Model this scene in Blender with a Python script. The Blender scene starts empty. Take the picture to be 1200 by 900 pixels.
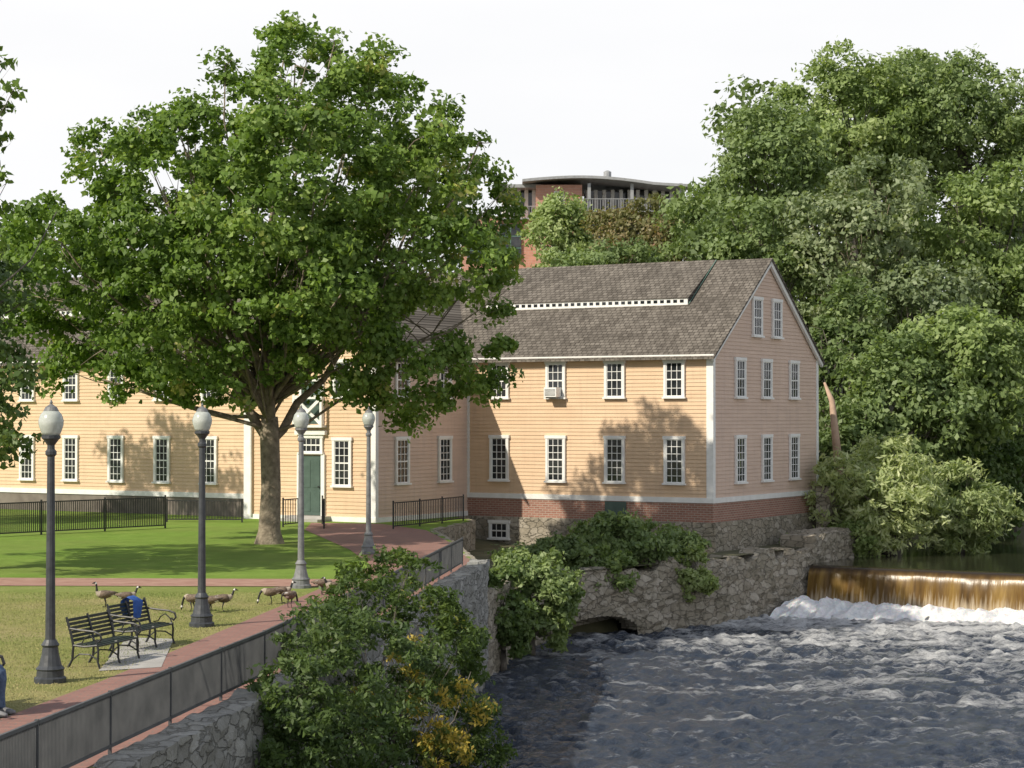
import bpy, math, random
import numpy as np
from mathutils import Vector, Matrix, noise as mnoise
random.seed(7)
scene=bpy.context.scene; col=scene.collection
F=2350.; CX=600.; HY=486.; H=3.5
def W(px,py,Y): return Vector(((px-CX)/F*Y, Y, H-(py-HY)/F*Y))
def XG(px,Y): return (px-CX)/F*Y

# ------------------------------------------------------------------ materials
class NT:
    def __init__(s,name):
        s.m=bpy.data.materials.new(name); s.m.use_nodes=True
        s.t=s.m.node_tree; s.t.nodes.clear()
        s.out=s.t.nodes.new('ShaderNodeOutputMaterial')
    def n(s,typ,ins=None,**kw):
        nd=s.t.nodes.new('ShaderNode'+typ)
        for k,v in kw.items(): setattr(nd,k,v)
        if ins:
            for k,v in ins.items():
                if hasattr(v,'is_output') : s.t.links.new(v,nd.inputs[k])
                else: nd.inputs[k].default_value=v
        return nd
    def ramp(s,fac,stops,interp='LINEAR'):
        r=s.n('ValToRGB',{'Fac':fac}); cr=r.color_ramp; cr.interpolation=interp
        while len(cr.elements)<len(stops): cr.elements.new(0.5)
        for e,(p,c) in zip(cr.elements,stops):
            e.position=p; e.color=(*c,1) if len(c)==3 else c
        return r.outputs['Color']
    def math(s,op,a,b=0.0,c=0.0,clamp=False):
        nd=s.n('Math',{0:a,1:b,2:c},operation=op); nd.use_clamp=clamp
        return nd.outputs[0]
    def mix(s,f,a,b,blend='MIX'):
        nd=s.n('Mix',data_type='RGBA',blend_type=blend)
        for i,v in ((0,f),(6,a),(7,b)):
            if hasattr(v,'is_output'): s.t.links.new(v,nd.inputs[i])
            else: nd.inputs[i].default_value = v if i==0 else ((*v,1) if len(v)==3 else v)
        return nd.outputs[2]
    def obj(s): return s.n('TexCoord').outputs['Object']
    def noise(s,vec,scale,detail=4,rough=.55,dist=0):
        return s.n('TexNoise',{'Vector':vec,'Scale':scale,'Detail':detail,'Roughness':rough,'Distortion':dist}).outputs['Fac']
    def mapping(s,vec,sc): return s.n('Mapping',{'Vector':vec,'Scale':sc}).outputs[0]
    def bump(s,h,strength=.3,dist=.02,normal=None):
        i={'Height':h,'Strength':strength,'Distance':dist}
        if normal is not None: i['Normal']=normal
        return s.n('Bump',i).outputs[0]
    def finish(s,color,rough=.7,normal=None,**kw):
        ins={'Base Color':color if hasattr(color,'is_output') else (*color,1),'Roughness':rough}
        if normal is not None: ins['Normal']=normal
        ins.update(kw)
        b=s.n('BsdfPrincipled',ins)
        s.t.links.new(b.outputs[0],s.out.inputs[0]); return s.m

def m_noise(name,c1,c2,scale,rough=.7,bump=.2,detail=5,bscale=None,bd=.02,**kw):
    t=NT(name); o=t.obj()
    f=t.noise(o,scale,detail)
    c=t.ramp(f,[(.3,c1),(.7,c2)])
    nb=t.bump(t.noise(o,bscale or scale*3,4),bump,bd) if bump else None
    return t.finish(c,rough,nb,**kw)

M={}
M['white']=m_noise('white_paint',(.72,.72,.69),(.84,.84,.82),3,.55,.05)
M['black']=m_noise('black_iron',(.012,.013,.014),(.03,.032,.034),12,.45,.1)
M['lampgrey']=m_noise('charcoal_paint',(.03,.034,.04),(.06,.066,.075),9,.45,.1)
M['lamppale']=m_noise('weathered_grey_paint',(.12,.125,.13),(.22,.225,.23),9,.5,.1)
M['concrete']=m_noise('concrete',(.3,.29,.27),(.45,.44,.42),2,.9,.3)
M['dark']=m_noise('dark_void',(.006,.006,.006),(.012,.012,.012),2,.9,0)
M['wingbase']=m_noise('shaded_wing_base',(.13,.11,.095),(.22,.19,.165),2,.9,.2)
M['green_door']=m_noise('green_door_paint',(.05,.085,.07),(.075,.12,.1),4,.5,.05)
M['benchwood']=m_noise('green_painted_slats',(.018,.03,.024),(.04,.055,.045),14,.5,.2)
M['bark']=m_noise('bark',(.13,.105,.075),(.32,.27,.2),7,.95,.8,8,12,.06)
M['barkdark']=m_noise('bark_dark',(.08,.07,.055),(.21,.185,.155),5,.95,.8,8,12,.06)
M['jeans']=m_noise('denim',(.05,.09,.17),(.12,.18,.28),30,.9,.2)
M['blue']=m_noise('blue_cloth',(.02,.08,.3),(.04,.13,.45),12,.85,.3)
M['skin']=m_noise('skin',(.5,.32,.24),(.58,.38,.29),6,.6,0)
M['shoe']=m_noise('shoe_leather',(.15,.15,.16),(.3,.3,.3),10,.6,0)
M['grey_shirt']=m_noise('grey_shirt',(.1,.1,.12),(.16,.16,.18),10,.9,.1)
M['hair']=m_noise('hair',(.03,.02,.015),(.06,.04,.03),40,.7,.2)
M['steel']=m_noise('fence_steel',(.06,.065,.07),(.11,.115,.12),3,.5,.05)
M['galv']=m_noise('galvanised_metal',(.25,.26,.27),(.36,.37,.38),4,.45,.05)
M['copper']=m_noise('green_copper',(.1,.2,.16),(.15,.27,.22),4,.6,.05)

t=NT('globe_glass'); M['globe']=t.finish(t.ramp(t.noise(t.obj(),8),[(.3,(.5,.54,.5)),(.7,(.66,.7,.66))]),.2,**{'Transmission Weight':.25})
t=NT('window_glass'); M['glass']=t.finish(t.ramp(t.noise(t.obj(),1.3,2),[(.4,(.012,.015,.018)),(.7,(.06,.065,.07))]),.06,t.bump(t.noise(t.obj(),3,2),.12,.02),**{'Specular IOR Level':.5})

def clap(name,c1,c2):
    t=NT(name); o=t.obj()
    f=t.noise(t.mapping(o,(.6,.6,8)),1.0,4,.6)
    f2=t.noise(o,1.3,6,.65)
    c=t.ramp(f,[(.3,c1),(.7,c2)])
    c=t.mix(t.math('MULTIPLY',f2,.35),c,(c1[0]*.66,c1[1]*.64,c1[2]*.64))
    st=t.ramp(t.noise(t.mapping(o,(5,5,.5)),1,5,.7),[(.5,(0,0,0)),(.8,(.35,.35,.35))])
    c=t.mix(st,c,(c1[0]*.6,c1[1]*.62,c1[2]*.7))
    return t.finish(c,.75,t.bump(t.noise(t.mapping(o,(2,2,30)),2,3),.15,.01))
M['clap']=clap('peach_tan_clapboard',(.67,.475,.305),(.77,.57,.385))
M['clap_shade']=clap('shade_tinted_clapboard',(.63,.475,.375),(.73,.56,.45))  # same siding with the pinkish tone of the shaded sides put into the colour

def brickmat(name,vecmode,c1,c2,mortar,bw,bh,rough=.85,ms=.012):
    t=NT(name); o=t.obj(); s=t.n('SeparateXYZ',{0:o})
    if vecmode=='wall': v=t.n('CombineXYZ',{0:t.math('ADD',s.outputs[0],s.outputs[1]),1:s.outputs[2]}).outputs[0]
    else: v=o
    b=t.n('TexBrick',{'Vector':v,'Color1':(*c1,1),'Color2':(*c2,1),'Mortar':(*mortar,1),'Scale':1.0,'Mortar Size':ms,'Brick Width':bw,'Row Height':bh,'Bias':0.0})
    c=t.mix(t.math('MULTIPLY',t.noise(o,2.5,6,.7),.7),b.outputs[0],(c1[0]*.55,c1[1]*.6,c1[2]*.65))
    return t.finish(c,rough,t.bump(t.math('SUBTRACT',t.noise(o,20,3),b.outputs['Fac']),.4,.01))
M['brick']=brickmat('red_brick','wall',(.4,.19,.13),(.28,.13,.09),(.46,.39,.33),.22,.075)
M['brickfar']=brickmat('far_red_brick','wall',(.6,.31,.22),(.52,.26,.185),(.57,.42,.35),.5,.2)
M['paver']=brickmat('brick_paving','floor',(.38,.19,.15),(.29,.14,.115),(.24,.18,.15),.22,.11)
M['redpath']=m_noise('reddish_path',(.3,.16,.12),(.42,.26,.2),2.5,.9,.2)

def shingle():
    t=NT('weathered_shingles'); o=t.obj(); s=t.n('SeparateXYZ',{0:o})
    v=t.n('CombineXYZ',{0:s.outputs[0],1:t.math('MULTIPLY',s.outputs[2],1.67)}).outputs[0]
    b=t.n('TexBrick',{'Vector':v,'Color1':(.105,.092,.077,1),'Color2':(.24,.215,.185,1),'Mortar':(.035,.03,.025,1),'Scale':1.0,'Mortar Size':.014,'Mortar Smooth':.3,'Brick Width':.19,'Row Height':.16,'Bias':-.1})
    n=t.noise(o,.7,6,.7); n2=t.noise(t.mapping(v,(4,.5,1)),1.6,5,.65)
    c=t.mix(t.math('MULTIPLY',n,.55),b.outputs[0],(.12,.106,.09))
    k=t.ramp(n2,[(.45,(0,0,0)),(.7,(.5,.5,.5))])
    c=t.mix(k,c,(.28,.252,.218))
    dk=t.ramp(t.noise(t.mapping(v,(.6,1.1,1)),1.0,7,.72),[(.48,(0,0,0)),(.66,(.6,.6,.6))])
    c=t.mix(dk,c,(.072,.063,.053))
    row=t.math('FRACT',t.math('DIVIDE',t.math('MULTIPLY',s.outputs[2],1.67),.16))
    h=t.math('SUBTRACT',t.math('MULTIPLY',row,-1.0),t.math('MULTIPLY',b.outputs['Fac'],.7))
    h=t.math('ADD',h,t.math('MULTIPLY',t.n('SeparateColor',{0:b.outputs[0]}).outputs[0],2.5))
    return t.finish(c,.92,t.bump(h,.9,.03),**{'Specular IOR Level':.2})
M['shingle']=shingle()

def stone(name,c1,c2,c3,scale=2.0,moss=0.3,edk=.5):
    t=NT(name); o=t.obj(); mv=t.mapping(o,(1,1,1.9))
    wob=t.n('TexNoise',{'Vector':mv,'Scale':2.4,'Detail':6.0})
    mv2=t.n('VectorMath',{0:mv,1:t.n('VectorMath',{0:wob.outputs['Color'],'Scale':.6},operation='SCALE').outputs[0]},operation='ADD').outputs[0]
    v=t.n('TexVoronoi',{'Vector':mv2,'Scale':scale}); e=t.n('TexVoronoi',{'Vector':mv2,'Scale':scale},feature='DISTANCE_TO_EDGE')
    sp=t.n('SeparateColor',{0:v.outputs['Color']})
    c=t.ramp(sp.outputs[0],[(0,c1),(.5,c2),(1,c3)])
    c=t.mix(t.math('MULTIPLY',t.noise(o,7,8,.75),.8),c,(c1[0]*.5,c1[1]*.5,c1[2]*.45))
    ed=t.ramp(e.outputs['Distance'],[(0,(0,0,0)),(.06,(1,1,1))])
    ed2=t.math('ADD',t.math('MULTIPLY',ed,1-edk),edk)
    c=t.mix(ed2,(c1[0]*.3,c1[1]*.3,c1[2]*.27),c)
    mo=t.ramp(t.noise(o,.9,7,.75),[(.46,(0,0,0)),(.66,(moss,moss,moss))])
    c=t.mix(mo,c,(.085,.085,.04))
    st=t.ramp(t.noise(t.mapping(o,(3,3,.4)),1,6,.7),[(.45,(0,0,0)),(.75,(.4,.4,.4))])
    c=t.mix(st,c,(c1[0]*.4,c1[1]*.4,c1[2]*.37))
    h=t.math('ADD',t.math('MULTIPLY',ed,.7),t.math('MULTIPLY',t.noise(o,6,8,.7),1.2))
    return t.finish(c,.92,t.bump(h,.9,.06))
M['stone']=stone('river_stone',(.38,.335,.265),(.52,.465,.38),(.66,.6,.51),2.6,.4,.4)
M['stonegrey']=stone('grey_coping_stone',(.34,.34,.33),(.45,.45,.435),(.57,.57,.55),2.6,.3)

def grassmat():
    t=NT('lawn_grass'); o=t.obj(); s=t.n('SeparateXYZ',{0:o})
    f=t.noise(o,1.1,8,.7); fine=t.noise(t.mapping(o,(1,1,1)),28,5,.75); big=t.noise(o,.25,4,.6)
    green=t.ramp(f,[(.3,(.15,.27,.035)),(.55,(.22,.36,.06)),(.8,(.33,.43,.1))])
    dry=t.ramp(t.noise(o,.55,10,.72),[(.3,(.2,.23,.07)),(.46,(.3,.29,.11)),(.6,(.42,.35,.18)),(.78,(.33,.26,.16))])
    yy=t.math('ADD',s.outputs[1],t.math('MULTIPLY',t.noise(o,.35,3),3.0))
    k=t.n('MapRange',{'Value':yy,'From Min':39.0,'From Max':44.5}).outputs[0]
    c=t.mix(k,dry,green)
    c=t.mix(t.ramp(big,[(.4,(0,0,0)),(.65,(.45,.45,.45))]),c,(.24,.27,.08))
    c=t.mix(t.ramp(fine,[(.4,(.5,.5,.5)),(.6,(0,0,0))]),c,(.1,.13,.035))
    return t.finish(c,.95,t.bump(t.math('ADD',fine,f),.7,.03),**{'Specular IOR Level':.1})
M['lawn']=grassmat()
M['soil']=m_noise('soil_undergrowth',(.06,.065,.03),(.14,.13,.07),1.5,.95,.6)

def leafmat(name,stops,tr=.35):
    t=NT(name)
    a=t.n('Attribute',attribute_name='tint').outputs['Fac']
    c=t.ramp(a,stops)
    p=t.n('BsdfPrincipled',{'Base Color':c,'Roughness':.5,'Specular IOR Level':.35})
    c2=t.mix(1.0,c,(1.4,1.45,.65),'MULTIPLY')
    tl=t.n('BsdfTranslucent',{'Color':c2})
    mx=t.n('MixShader',{0:tr,1:p.outputs[0],2:tl.outputs[0]})
    t.t.links.new(mx.outputs[0],t.out.inputs[0]); return t.m
M['maple']=leafmat('maple_leaves',[(0,(.085,.15,.03)),(.5,(.155,.25,.05)),(.85,(.245,.345,.08)),(1,(.42,.41,.13))])
M['mid']=leafmat('mid_green_leaves',[(0,(.12,.175,.065)),(.5,(.2,.275,.11)),(1,(.31,.39,.17))])
M['dark_leaf']=leafmat('dark_green_leaves',[(0,(.065,.11,.032)),(.5,(.11,.175,.055)),(1,(.18,.25,.085))])
M['light_leaf']=leafmat('light_green_leaves',[(0,(.17,.24,.085)),(.5,(.27,.355,.13)),(1,(.4,.47,.22))])
M['grey_leaf']=leafmat('grey_green_leaves',[(0,(.15,.2,.1)),(.5,(.25,.31,.17)),(1,(.38,.42,.26))])
M['red_leaf']=leafmat('rusty_leaves',[(0,(.14,.15,.06)),(.5,(.2,.2,.09)),(1,(.32,.22,.12))])
M['bush_leaf']=leafmat('bush_leaves',[(0,(.05,.09,.028)),(.45,(.1,.155,.045)),(.8,(.16,.22,.06)),(.9,(.44,.36,.07)),(1,(.58,.45,.1))])
M['pale_leaf']=leafmat('pale_compound_leaves',[(0,(.26,.33,.14)),(.5,(.44,.5,.25)),(1,(.66,.7,.44))])

# ------------------------------------------------------------------ mesh builder
class MB:
    def __init__(s): s.v=[]; s.f=[]; s.mi=[]
    def add(s,vs,fs,mi=0):
        b=len(s.v); s.v+= [tuple(p) for p in vs]
        for f in fs: s.f.append([b+i for i in f]); s.mi.append(mi)
    def poly(s,pts,mi=0): s.add(pts,[list(range(len(pts)))],mi)
    def box(s,x0,y0,z0,x1,y1,z1,mi=0):
        vs=[(x0,y0,z0),(x1,y0,z0),(x1,y1,z0),(x0,y1,z0),(x0,y0,z1),(x1,y0,z1),(x1,y1,z1),(x0,y1,z1)]
        s.add(vs,[(0,3,2,1),(4,5,6,7),(0,1,5,4),(1,2,6,5),(2,3,7,6),(3,0,4,7)],mi)
    def beam(s,p,q,w,h,mi=0,up=(0,0,1)):
        p=Vector(p);q=Vector(q);t=(q-p).normalized();u=Vector(up)
        if abs(t.dot(u))>.99: u=Vector((0,1,0))
        a=t.cross(u).normalized()*w/2; b=a.cross(t).normalized()*h/2
        vs=[p-a-b,p+a-b,p+a+b,p-a+b,q-a-b,q+a-b,q+a+b,q-a+b]
        s.add(vs,[(0,3,2,1),(4,5,6,7),(0,1,5,4),(1,2,6,5),(2,3,7,6),(3,0,4,7)],mi)
    def tube(s,pts,rad,seg=8,mi=0,side=None,caps=True):
        pts=[Vector(p) for p in pts]; n=len(pts)
        if not hasattr(rad,'__len__'): rad=[rad]*n
        mis=mi if hasattr(mi,'__len__') else [mi]*n
        b=len(s.v); ref=Vector(side) if side else None
        prev=None
        for i,p in enumerate(pts):
            t=(pts[min(i+1,n-1)]-pts[max(i-1,0)]).normalized()
            if ref: a=(ref-t*ref.dot(t)).normalized()
            elif prev is None:
                a=t.cross(Vector((0,0,1)) if abs(t.z)<.9 else Vector((1,0,0))).normalized()
            else: a=(prev-t*prev.dot(t)).normalized()
            prev=a; c=t.cross(a)
            r=rad[i]; ra,rb=(r if hasattr(r,'__len__') else (r,r))
            for k in range(seg):
                an=2*math.pi*k/seg
                s.v.append(tuple(p+a*math.cos(an)*ra+c*math.sin(an)*rb))
        for i in range(n-1):
            for k in range(seg):
                k2=(k+1)%seg
                s.f.append([b+i*seg+k,b+i*seg+k2,b+(i+1)*seg+k2,b+(i+1)*seg+k]); s.mi.append(mis[i])
        if caps:
            s.f.append([b+k for k in range(seg)][::-1]); s.mi.append(mis[0])
            s.f.append([b+(n-1)*seg+k for k in range(seg)]); s.mi.append(mis[-1])
    def lathe(s,prof,seg=16,o=(0,0,0),mi=0):
        b=len(s.v)
        for r,z in prof:
            for k in range(seg):
                a=2*math.pi*k/seg; s.v.append((o[0]+r*math.cos(a),o[1]+r*math.sin(a),o[2]+z))
        for i in range(len(prof)-1):
            for k in range(seg):
                k2=(k+1)%seg; s.f.append([b+i*seg+k,b+i*seg+k2,b+(i+1)*seg+k2,b+(i+1)*seg+k]); s.mi.append(mi)
        s.f.append([b+k for k in range(seg)][::-1]); s.mi.append(mi)
        s.f.append([b+(len(prof)-1)*seg+k for k in range(seg)]); s.mi.append(mi)
    def mesh(s,name,mats,smooth=False):
        me=bpy.data.meshes.new(name); me.from_pydata(s.v,[],s.f)
        if not isinstance(mats,(list,tuple)): mats=[mats]
        for m in mats: me.materials.append(m)
        me.polygons.foreach_set('material_index',s.mi)
        if smooth: me.polygons.foreach_set('use_smooth',[True]*len(s.f))
        me.update(); return me
    def build(s,name,mats,parent=None,loc=(0,0,0),rz=0,smooth=False):
        return link(name,s.mesh(name,mats,smooth),parent,loc,rz)
def link(name,me,parent=None,loc=(0,0,0),rz=0):
    o=bpy.data.objects.new(name,me); col.objects.link(o); o.location=loc; o.rotation_euler=(0,0,rz)
    if parent: o.parent=parent
    return o
def tag(o,label,cat,group=None,kind=None):
    o['label']=label; o['category']=cat
    if group: o['group']=group
    if kind: o['kind']=kind
    return o
def thing(name,label,cat,loc=(0,0,0),rz=0,group=None):
    o=bpy.data.objects.new(name,None); col.objects.link(o); o.location=loc; o.rotation_euler=(0,0,rz)
    return tag(o,label,cat,group)
def struct(o): o['kind']='structure'; return o
def copy_tree(o,parent=None):
    c=o.copy(); col.objects.link(c)
    if parent: c.parent=parent
    for ch in list(o.children): copy_tree(ch,c)
    return c

# ------------------------------------------------------------------ foliage
def leaves(name,cen,rad,per,L,mat,parent,rng,ctint,center,wr=.6,upb=.35,outb=.7,tj=.22,tz=-.4):
    cen=np.asarray(cen); N=len(cen); n=N*per
    c=np.repeat(cen,per,0); r=np.repeat(np.asarray(rad),per,0)
    d=rng.normal(size=(n,3)); d/=np.linalg.norm(d,axis=1,keepdims=True)
    p=c+d*r*(rng.random((n,1))**.45)*(1+.35*(rng.random((n,1))<.12))
    out=p-np.asarray(center); out/=np.linalg.norm(out,axis=1,keepdims=True)+1e-6
    nn=rng.normal(size=(n,3))*.6+out*outb*.6+d*.35; nn[:,2]+=upb
    if tz>0: nn[:,2]*=.15
    nn/=np.linalg.norm(nn,axis=1,keepdims=True)
    t=rng.normal(size=(n,3)); t[:,2]+=tz; t-=nn*(t*nn).sum(1,keepdims=True); t/=np.linalg.norm(t,axis=1,keepdims=True)
    b=np.cross(nn,t); l=L*(.6+.75*rng.random((n,1))); w=l*wr
    fold=nn*w*.18
    V=np.empty((n,4,3)); V[:,0]=p-t*l*.5; V[:,1]=p+b*w*.5-fold+t*l*.06; V[:,2]=p+t*l*.5; V[:,3]=p-b*w*.5-fold+t*l*.06
    me=bpy.data.meshes.new(name); me.vertices.add(n*4); me.loops.add(n*4); me.polygons.add(n)
    me.vertices.foreach_set('co',V.reshape(-1).astype(np.float32))
    me.loops.foreach_set('vertex_index',np.arange(n*4,dtype=np.int32))
    me.polygons.foreach_set('loop_start',np.arange(0,n*4,4,dtype=np.int32))
    me.polygons.foreach_set('loop_total',np.full(n,4,dtype=np.int32))
    me.update(calc_edges=True)
    at=me.attributes.new('tint','FLOAT','FACE')
    tv=np.clip(np.repeat(np.asarray(ctint),per)+rng.normal(size=n)*tj*.5,0,1)
    at.data.foreach_set('value',tv.astype(np.float32))
    me.materials.append(mat); me.validate()
    return link(name,me,parent)

def lobes_to_clusters(lobes,crad,dens,rng,flat=.65,gap=-.22):
    C=[];R=[];T=[]
    cs=np.array([l_[0] for l_ in lobes]); rs=np.array([l_[1] for l_ in lobes]); off=rng.random()*50
    for i,(c,r,ti) in enumerate(lobes):
        c=np.array(c); r=np.array(r)
        area=4*math.pi*((r[0]*r[1]+r[0]*r[2]+r[1]*r[2])/3)
        k=max(4,int(area*dens/(crad*crad)))
        for _ in range(k):
            d=rng.normal(size=3); d/=np.linalg.norm(d)
            rr=.5+.55*rng.random()**.55+(.18*rng.random() if rng.random()<.2 else 0)
            p=c+d*r*rr
            q=np.linalg.norm((p-cs)/rs,axis=1); q[i]=9
            if q.min()<.55: continue
            g=mnoise.noise(Vector(p/(crad*2.3))+Vector((off,0,0)))
            if g<gap: continue
            s=crad*(.55+.75*rng.random())
            C.append(p);R.append((s,s,s*flat));T.append(min(1,max(0,ti+rng.normal()*.14)))
    return C,R,T

def limb(mb,p,q,r0,r1,rng,n=6,sag=.12,seg=6):
    p=np.array(p,float);q=np.array(q,float);L=np.linalg.norm(q-p);pts=[];rs=[]
    off=rng.normal(size=3)*L*.06; off[2]+=L*sag*-.6
    for i in range(n+1):
        u=i/n; a=p+(q-p)*u+off*math.sin(math.pi*u)+rng.normal(size=3)*L*.012*(0<i<n)
        pts.append(a);rs.append(r0+(r1-r0)*u**.8)
    mb.tube(pts,rs,seg); return pts

def tree(name,label,cat,base,lobes,crad,dens,per,L,mat,bark,seed,r0,forkz,group=None,nb=2,lk=1.0,gap=-.22,lowskip=None,**kw):
    rng=np.random.default_rng(seed)
    root=thing(name,label,cat,base,0,group)
    B=np.array(base)
    lb=[(np.array(c)-B,r,t) for c,r,t in lobes]
    cen=np.mean([c for c,_,_ in lb],0)
    C,R,T=lobes_to_clusters(lb,crad,dens,rng,gap=gap)
    mb=MB(); fork=np.array((0,0,forkz))
    mb.tube([(0,0,-.3),(0,0,.0),(0,0,.35),(r0*.15,0,forkz*.5),(0,0,forkz),(0,0,forkz*1.15)],[r0*1.7,r0*1.5,r0*1.08,r0*.95,r0*.95,r0*.8],12)
    for i,(c,r,_) in enumerate(lb):
        low=lowskip is not None and c[2]<lowskip
        if low:   # low hanging lobes spring from a point well up inside the crown, as drooping boughs do
            st=np.array((c[0]*.55,c[1]*.55,max(c[2]+1.1,lowskip+.6)))
            rr=r0*.09; limb(mb,fork+np.array((0,0,.8)),st,r0*.3,rr,rng,5,.0,6)
        else:
            st=fork+np.array((0,0,rng.random()*.45*max(.5,(c[2]-forkz))))
            rr=r0*(.2+.25*rng.random())*lk
        pts=limb(mb,st,c,rr,rr*.3,rng)
        for _ in range(nb*3 if not low else 1):
            s=pts[rng.integers(2,len(pts))]; d=rng.normal(size=3); d/=np.linalg.norm(d)
            limb(mb,s,c+d*np.array(r)*.75,rr*.3,rr*.06,rng,4,.02,4)
    top=max(lb,key=lambda a:a[0][2])[0]; end=fork+(np.array((cen[0],cen[1],top[2]))-fork)*.62
    limb(mb,fork,end,r0*.75*min(1,lk*1.4),r0*.15*min(1,lk*1.4),rng,6,.0,8)
    for sx_ in (-1,1):
        e=end.copy(); e[0]+=sx_*abs(end[2]-forkz)*.55; e[1]+=rng.normal()*.8; e[2]-=.12*abs(end[2]-forkz); limb(mb,fork-np.array((0,0,forkz*.08)),e,r0*.62*min(1,lk*1.4),r0*.12*min(1,lk*1.4),rng,7,.05,8)
    tr=mb.build('trunk',bark,root,smooth=True)
    leaves('crown',C,R,per,L,mat,root,rng,T,cen,**kw)
    return root

# ------------------------------------------------------------------ world, sun, camera
el=math.radians(38); sd=Vector((-.79,-.61,0)).normalized()
sdir=Vector((sd.x*math.cos(el),sd.y*math.cos(el),math.sin(el)))
w=bpy.data.worlds.new("World"); scene.world=w; w.use_nodes=True; nt=w.node_tree; nt.nodes.clear()
sky=nt.nodes.new('ShaderNodeTexSky'); sky.sky_type='NISHITA'; sky.sun_disc=False; sky.sun_elevation=el; sky.sun_rotation=math.atan2(sd.x,sd.y)
l=nt.links.new
tc=nt.nodes.new('ShaderNodeTexCoord'); mp=nt.nodes.new('ShaderNodeMapping'); mp.inputs['Scale'].default_value=(1,1,3)
nz=nt.nodes.new('ShaderNodeTexNoise'); nz.inputs['Scale'].default_value=2.2; nz.inputs['Detail'].default_value=5
rp=nt.nodes.new('ShaderNodeValToRGB'); rp.color_ramp.elements[0].position=.3; rp.color_ramp.elements[0].color=(.86,.86,.86,1); rp.color_ramp.elements[1].position=.6; rp.color_ramp.elements[1].color=(1,1,1,1)
sp=nt.nodes.new('ShaderNodeSeparateXYZ'); mr=nt.nodes.new('ShaderNodeMapRange'); mr.inputs['From Min'].default_value=.22; mr.inputs['From Max'].default_value=.55; mr.inputs['To Min'].default_value=1; mr.inputs['To Max'].default_value=.3
ml=nt.nodes.new('ShaderNodeMath'); ml.operation='MULTIPLY'
mx=nt.nodes.new('ShaderNodeMix'); mx.data_type='RGBA'; mx.inputs[7].default_value=(10.0,10.0,10.1,1)
bg=nt.nodes.new('ShaderNodeBackground'); bg.inputs[1].default_value=.1; ow=nt.nodes.new('ShaderNodeOutputWorld')
l(tc.outputs['Generated'],mp.inputs[0]); l(mp.outputs[0],nz.inputs['Vector']); l(nz.outputs['Fac'],rp.inputs[0]); l(tc.outputs['Generated'],sp.inputs[0]); l(sp.outputs[2],mr.inputs['Value'])
l(rp.outputs[0],ml.inputs[0]); l(mr.outputs[0],ml.inputs[1]); l(ml.outputs[0],mx.inputs[0]); l(sky.outputs[0],mx.inputs[6]); l(mx.outputs[2],bg.inputs[0]); l(bg.outputs[0],ow.inputs[0])
sl=bpy.data.lights.new('sun','SUN'); sl.energy=4.8; sl.angle=math.radians(.6); sl.color=(1,.91,.76)
so=bpy.data.objects.new('sun',sl); col.objects.link(so); so.location=(-30,-20,40); so.rotation_euler=sdir.to_track_quat('Z','Y').to_euler()
cam=bpy.data.cameras.new('camera'); co=bpy.data.objects.new('camera',cam); col.objects.link(co)
cam.lens=F/1200*36; cam.sensor_width=36; cam.clip_end=4000; co.location=(0,0,H); co.rotation_euler=(math.radians(90)+math.atan(36/F),0,0)
scene.camera=co
scene.view_settings.view_transform='Standard'; scene.view_settings.look='None'; scene.view_settings.exposure=0

# ------------------------------------------------------------------ terrain
by=[0,20.7,26.5,46.5,50,57,61.7,68,72,78,95,130]
bx=[-6.5,-3.64,-2.77,-.65,-.1,1.5,6.4,10.2,11.8,18,25,38]
def terr(x,y):
    b=np.interp(y,by,bx); d=b-x
    if y<66: z=-.15 if not(x>-4.6 and y>49) else -1.25
    else:
        z=-1.25+max(0,min(d,12)-8)*.12 if x>-4.6 else -.15
        z+=max(0,min(1,(y-84)/45))*9
    if y<160:
        k=max(0,min(1,d/1.8)); z=-4.5+(z+4.5)*k
    if x>34 and y<160: z=max(z,min(3,(x-34)*.6-3))
    return z
xs=np.concatenate([[-1500,-500,-200,-100],np.arange(-60,61,1.5),[100,200,500,1500]])
ys=np.concatenate([[-300,-60,-20],np.arange(0,165,1.5),[200,400,900,2500]])
mb=MB(); nx=len(xs)
mb.v=[(x,y,terr(x,y)+.15*mnoise.noise(Vector((x*.3,y*.3,0)))*(0 if y<76 else 1)) for y in ys for x in xs]
mb.f=[[j*nx+i,j*nx+i+1,(j+1)*nx+i+1,(j+1)*nx+i] for j in range(len(ys)-1) for i in range(nx-1)]; mb.mi=[0]*len(mb.f)
struct(mb.build('ground',M['soil'],smooth=True))
FL=[(-5.9,9),(-4.14,20.7),(-3.27,26.5),(-2.15,36.5),(-1.15,46.5)]
def offs(pts,d): return [(x+d,y) for x,y in pts]
mb=MB(); mb.poly([(x,y,0) for x,y in [(-70,9)]+offs(FL,.12)+[(-.9,48),(-1.6,55),(-2.4,61),(-1.3,66.3),(-1.9,70.5),(-70,112)]])
struct(mb.build('lawn',M['lawn']))
mb=MB(); mb.poly([(x,y,.006) for x,y in offs(FL,.06)+[(-1.0,48.2),(-1.7,55),(-2.6,60.8),(-4.2,64.3),(-6.5,65.0),(-6.3,61),(-4.2,52)]+offs(FL,-2.1)[::-1]])
struct(mb.build('brick_walk',M['paver']))
mb=MB(); mb.poly([(x,y,.012) for x,y in [(-30,41.6),(-3.6,40.8),(-3.4,42.6),(-30,44.0)]])
struct(mb.build('path',M['redpath']))
mb=MB(); mb.poly([(x,y,-.95) for x,y in [(-2.6,47),(-.5,49),(1.4,56.6),(3,58.2),(6.2,61.9),(9.8,67.4),(11.2,71.4),(9,74),(-3,71.5)]])
struct(mb.build('terrace',M['soil']))
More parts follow.
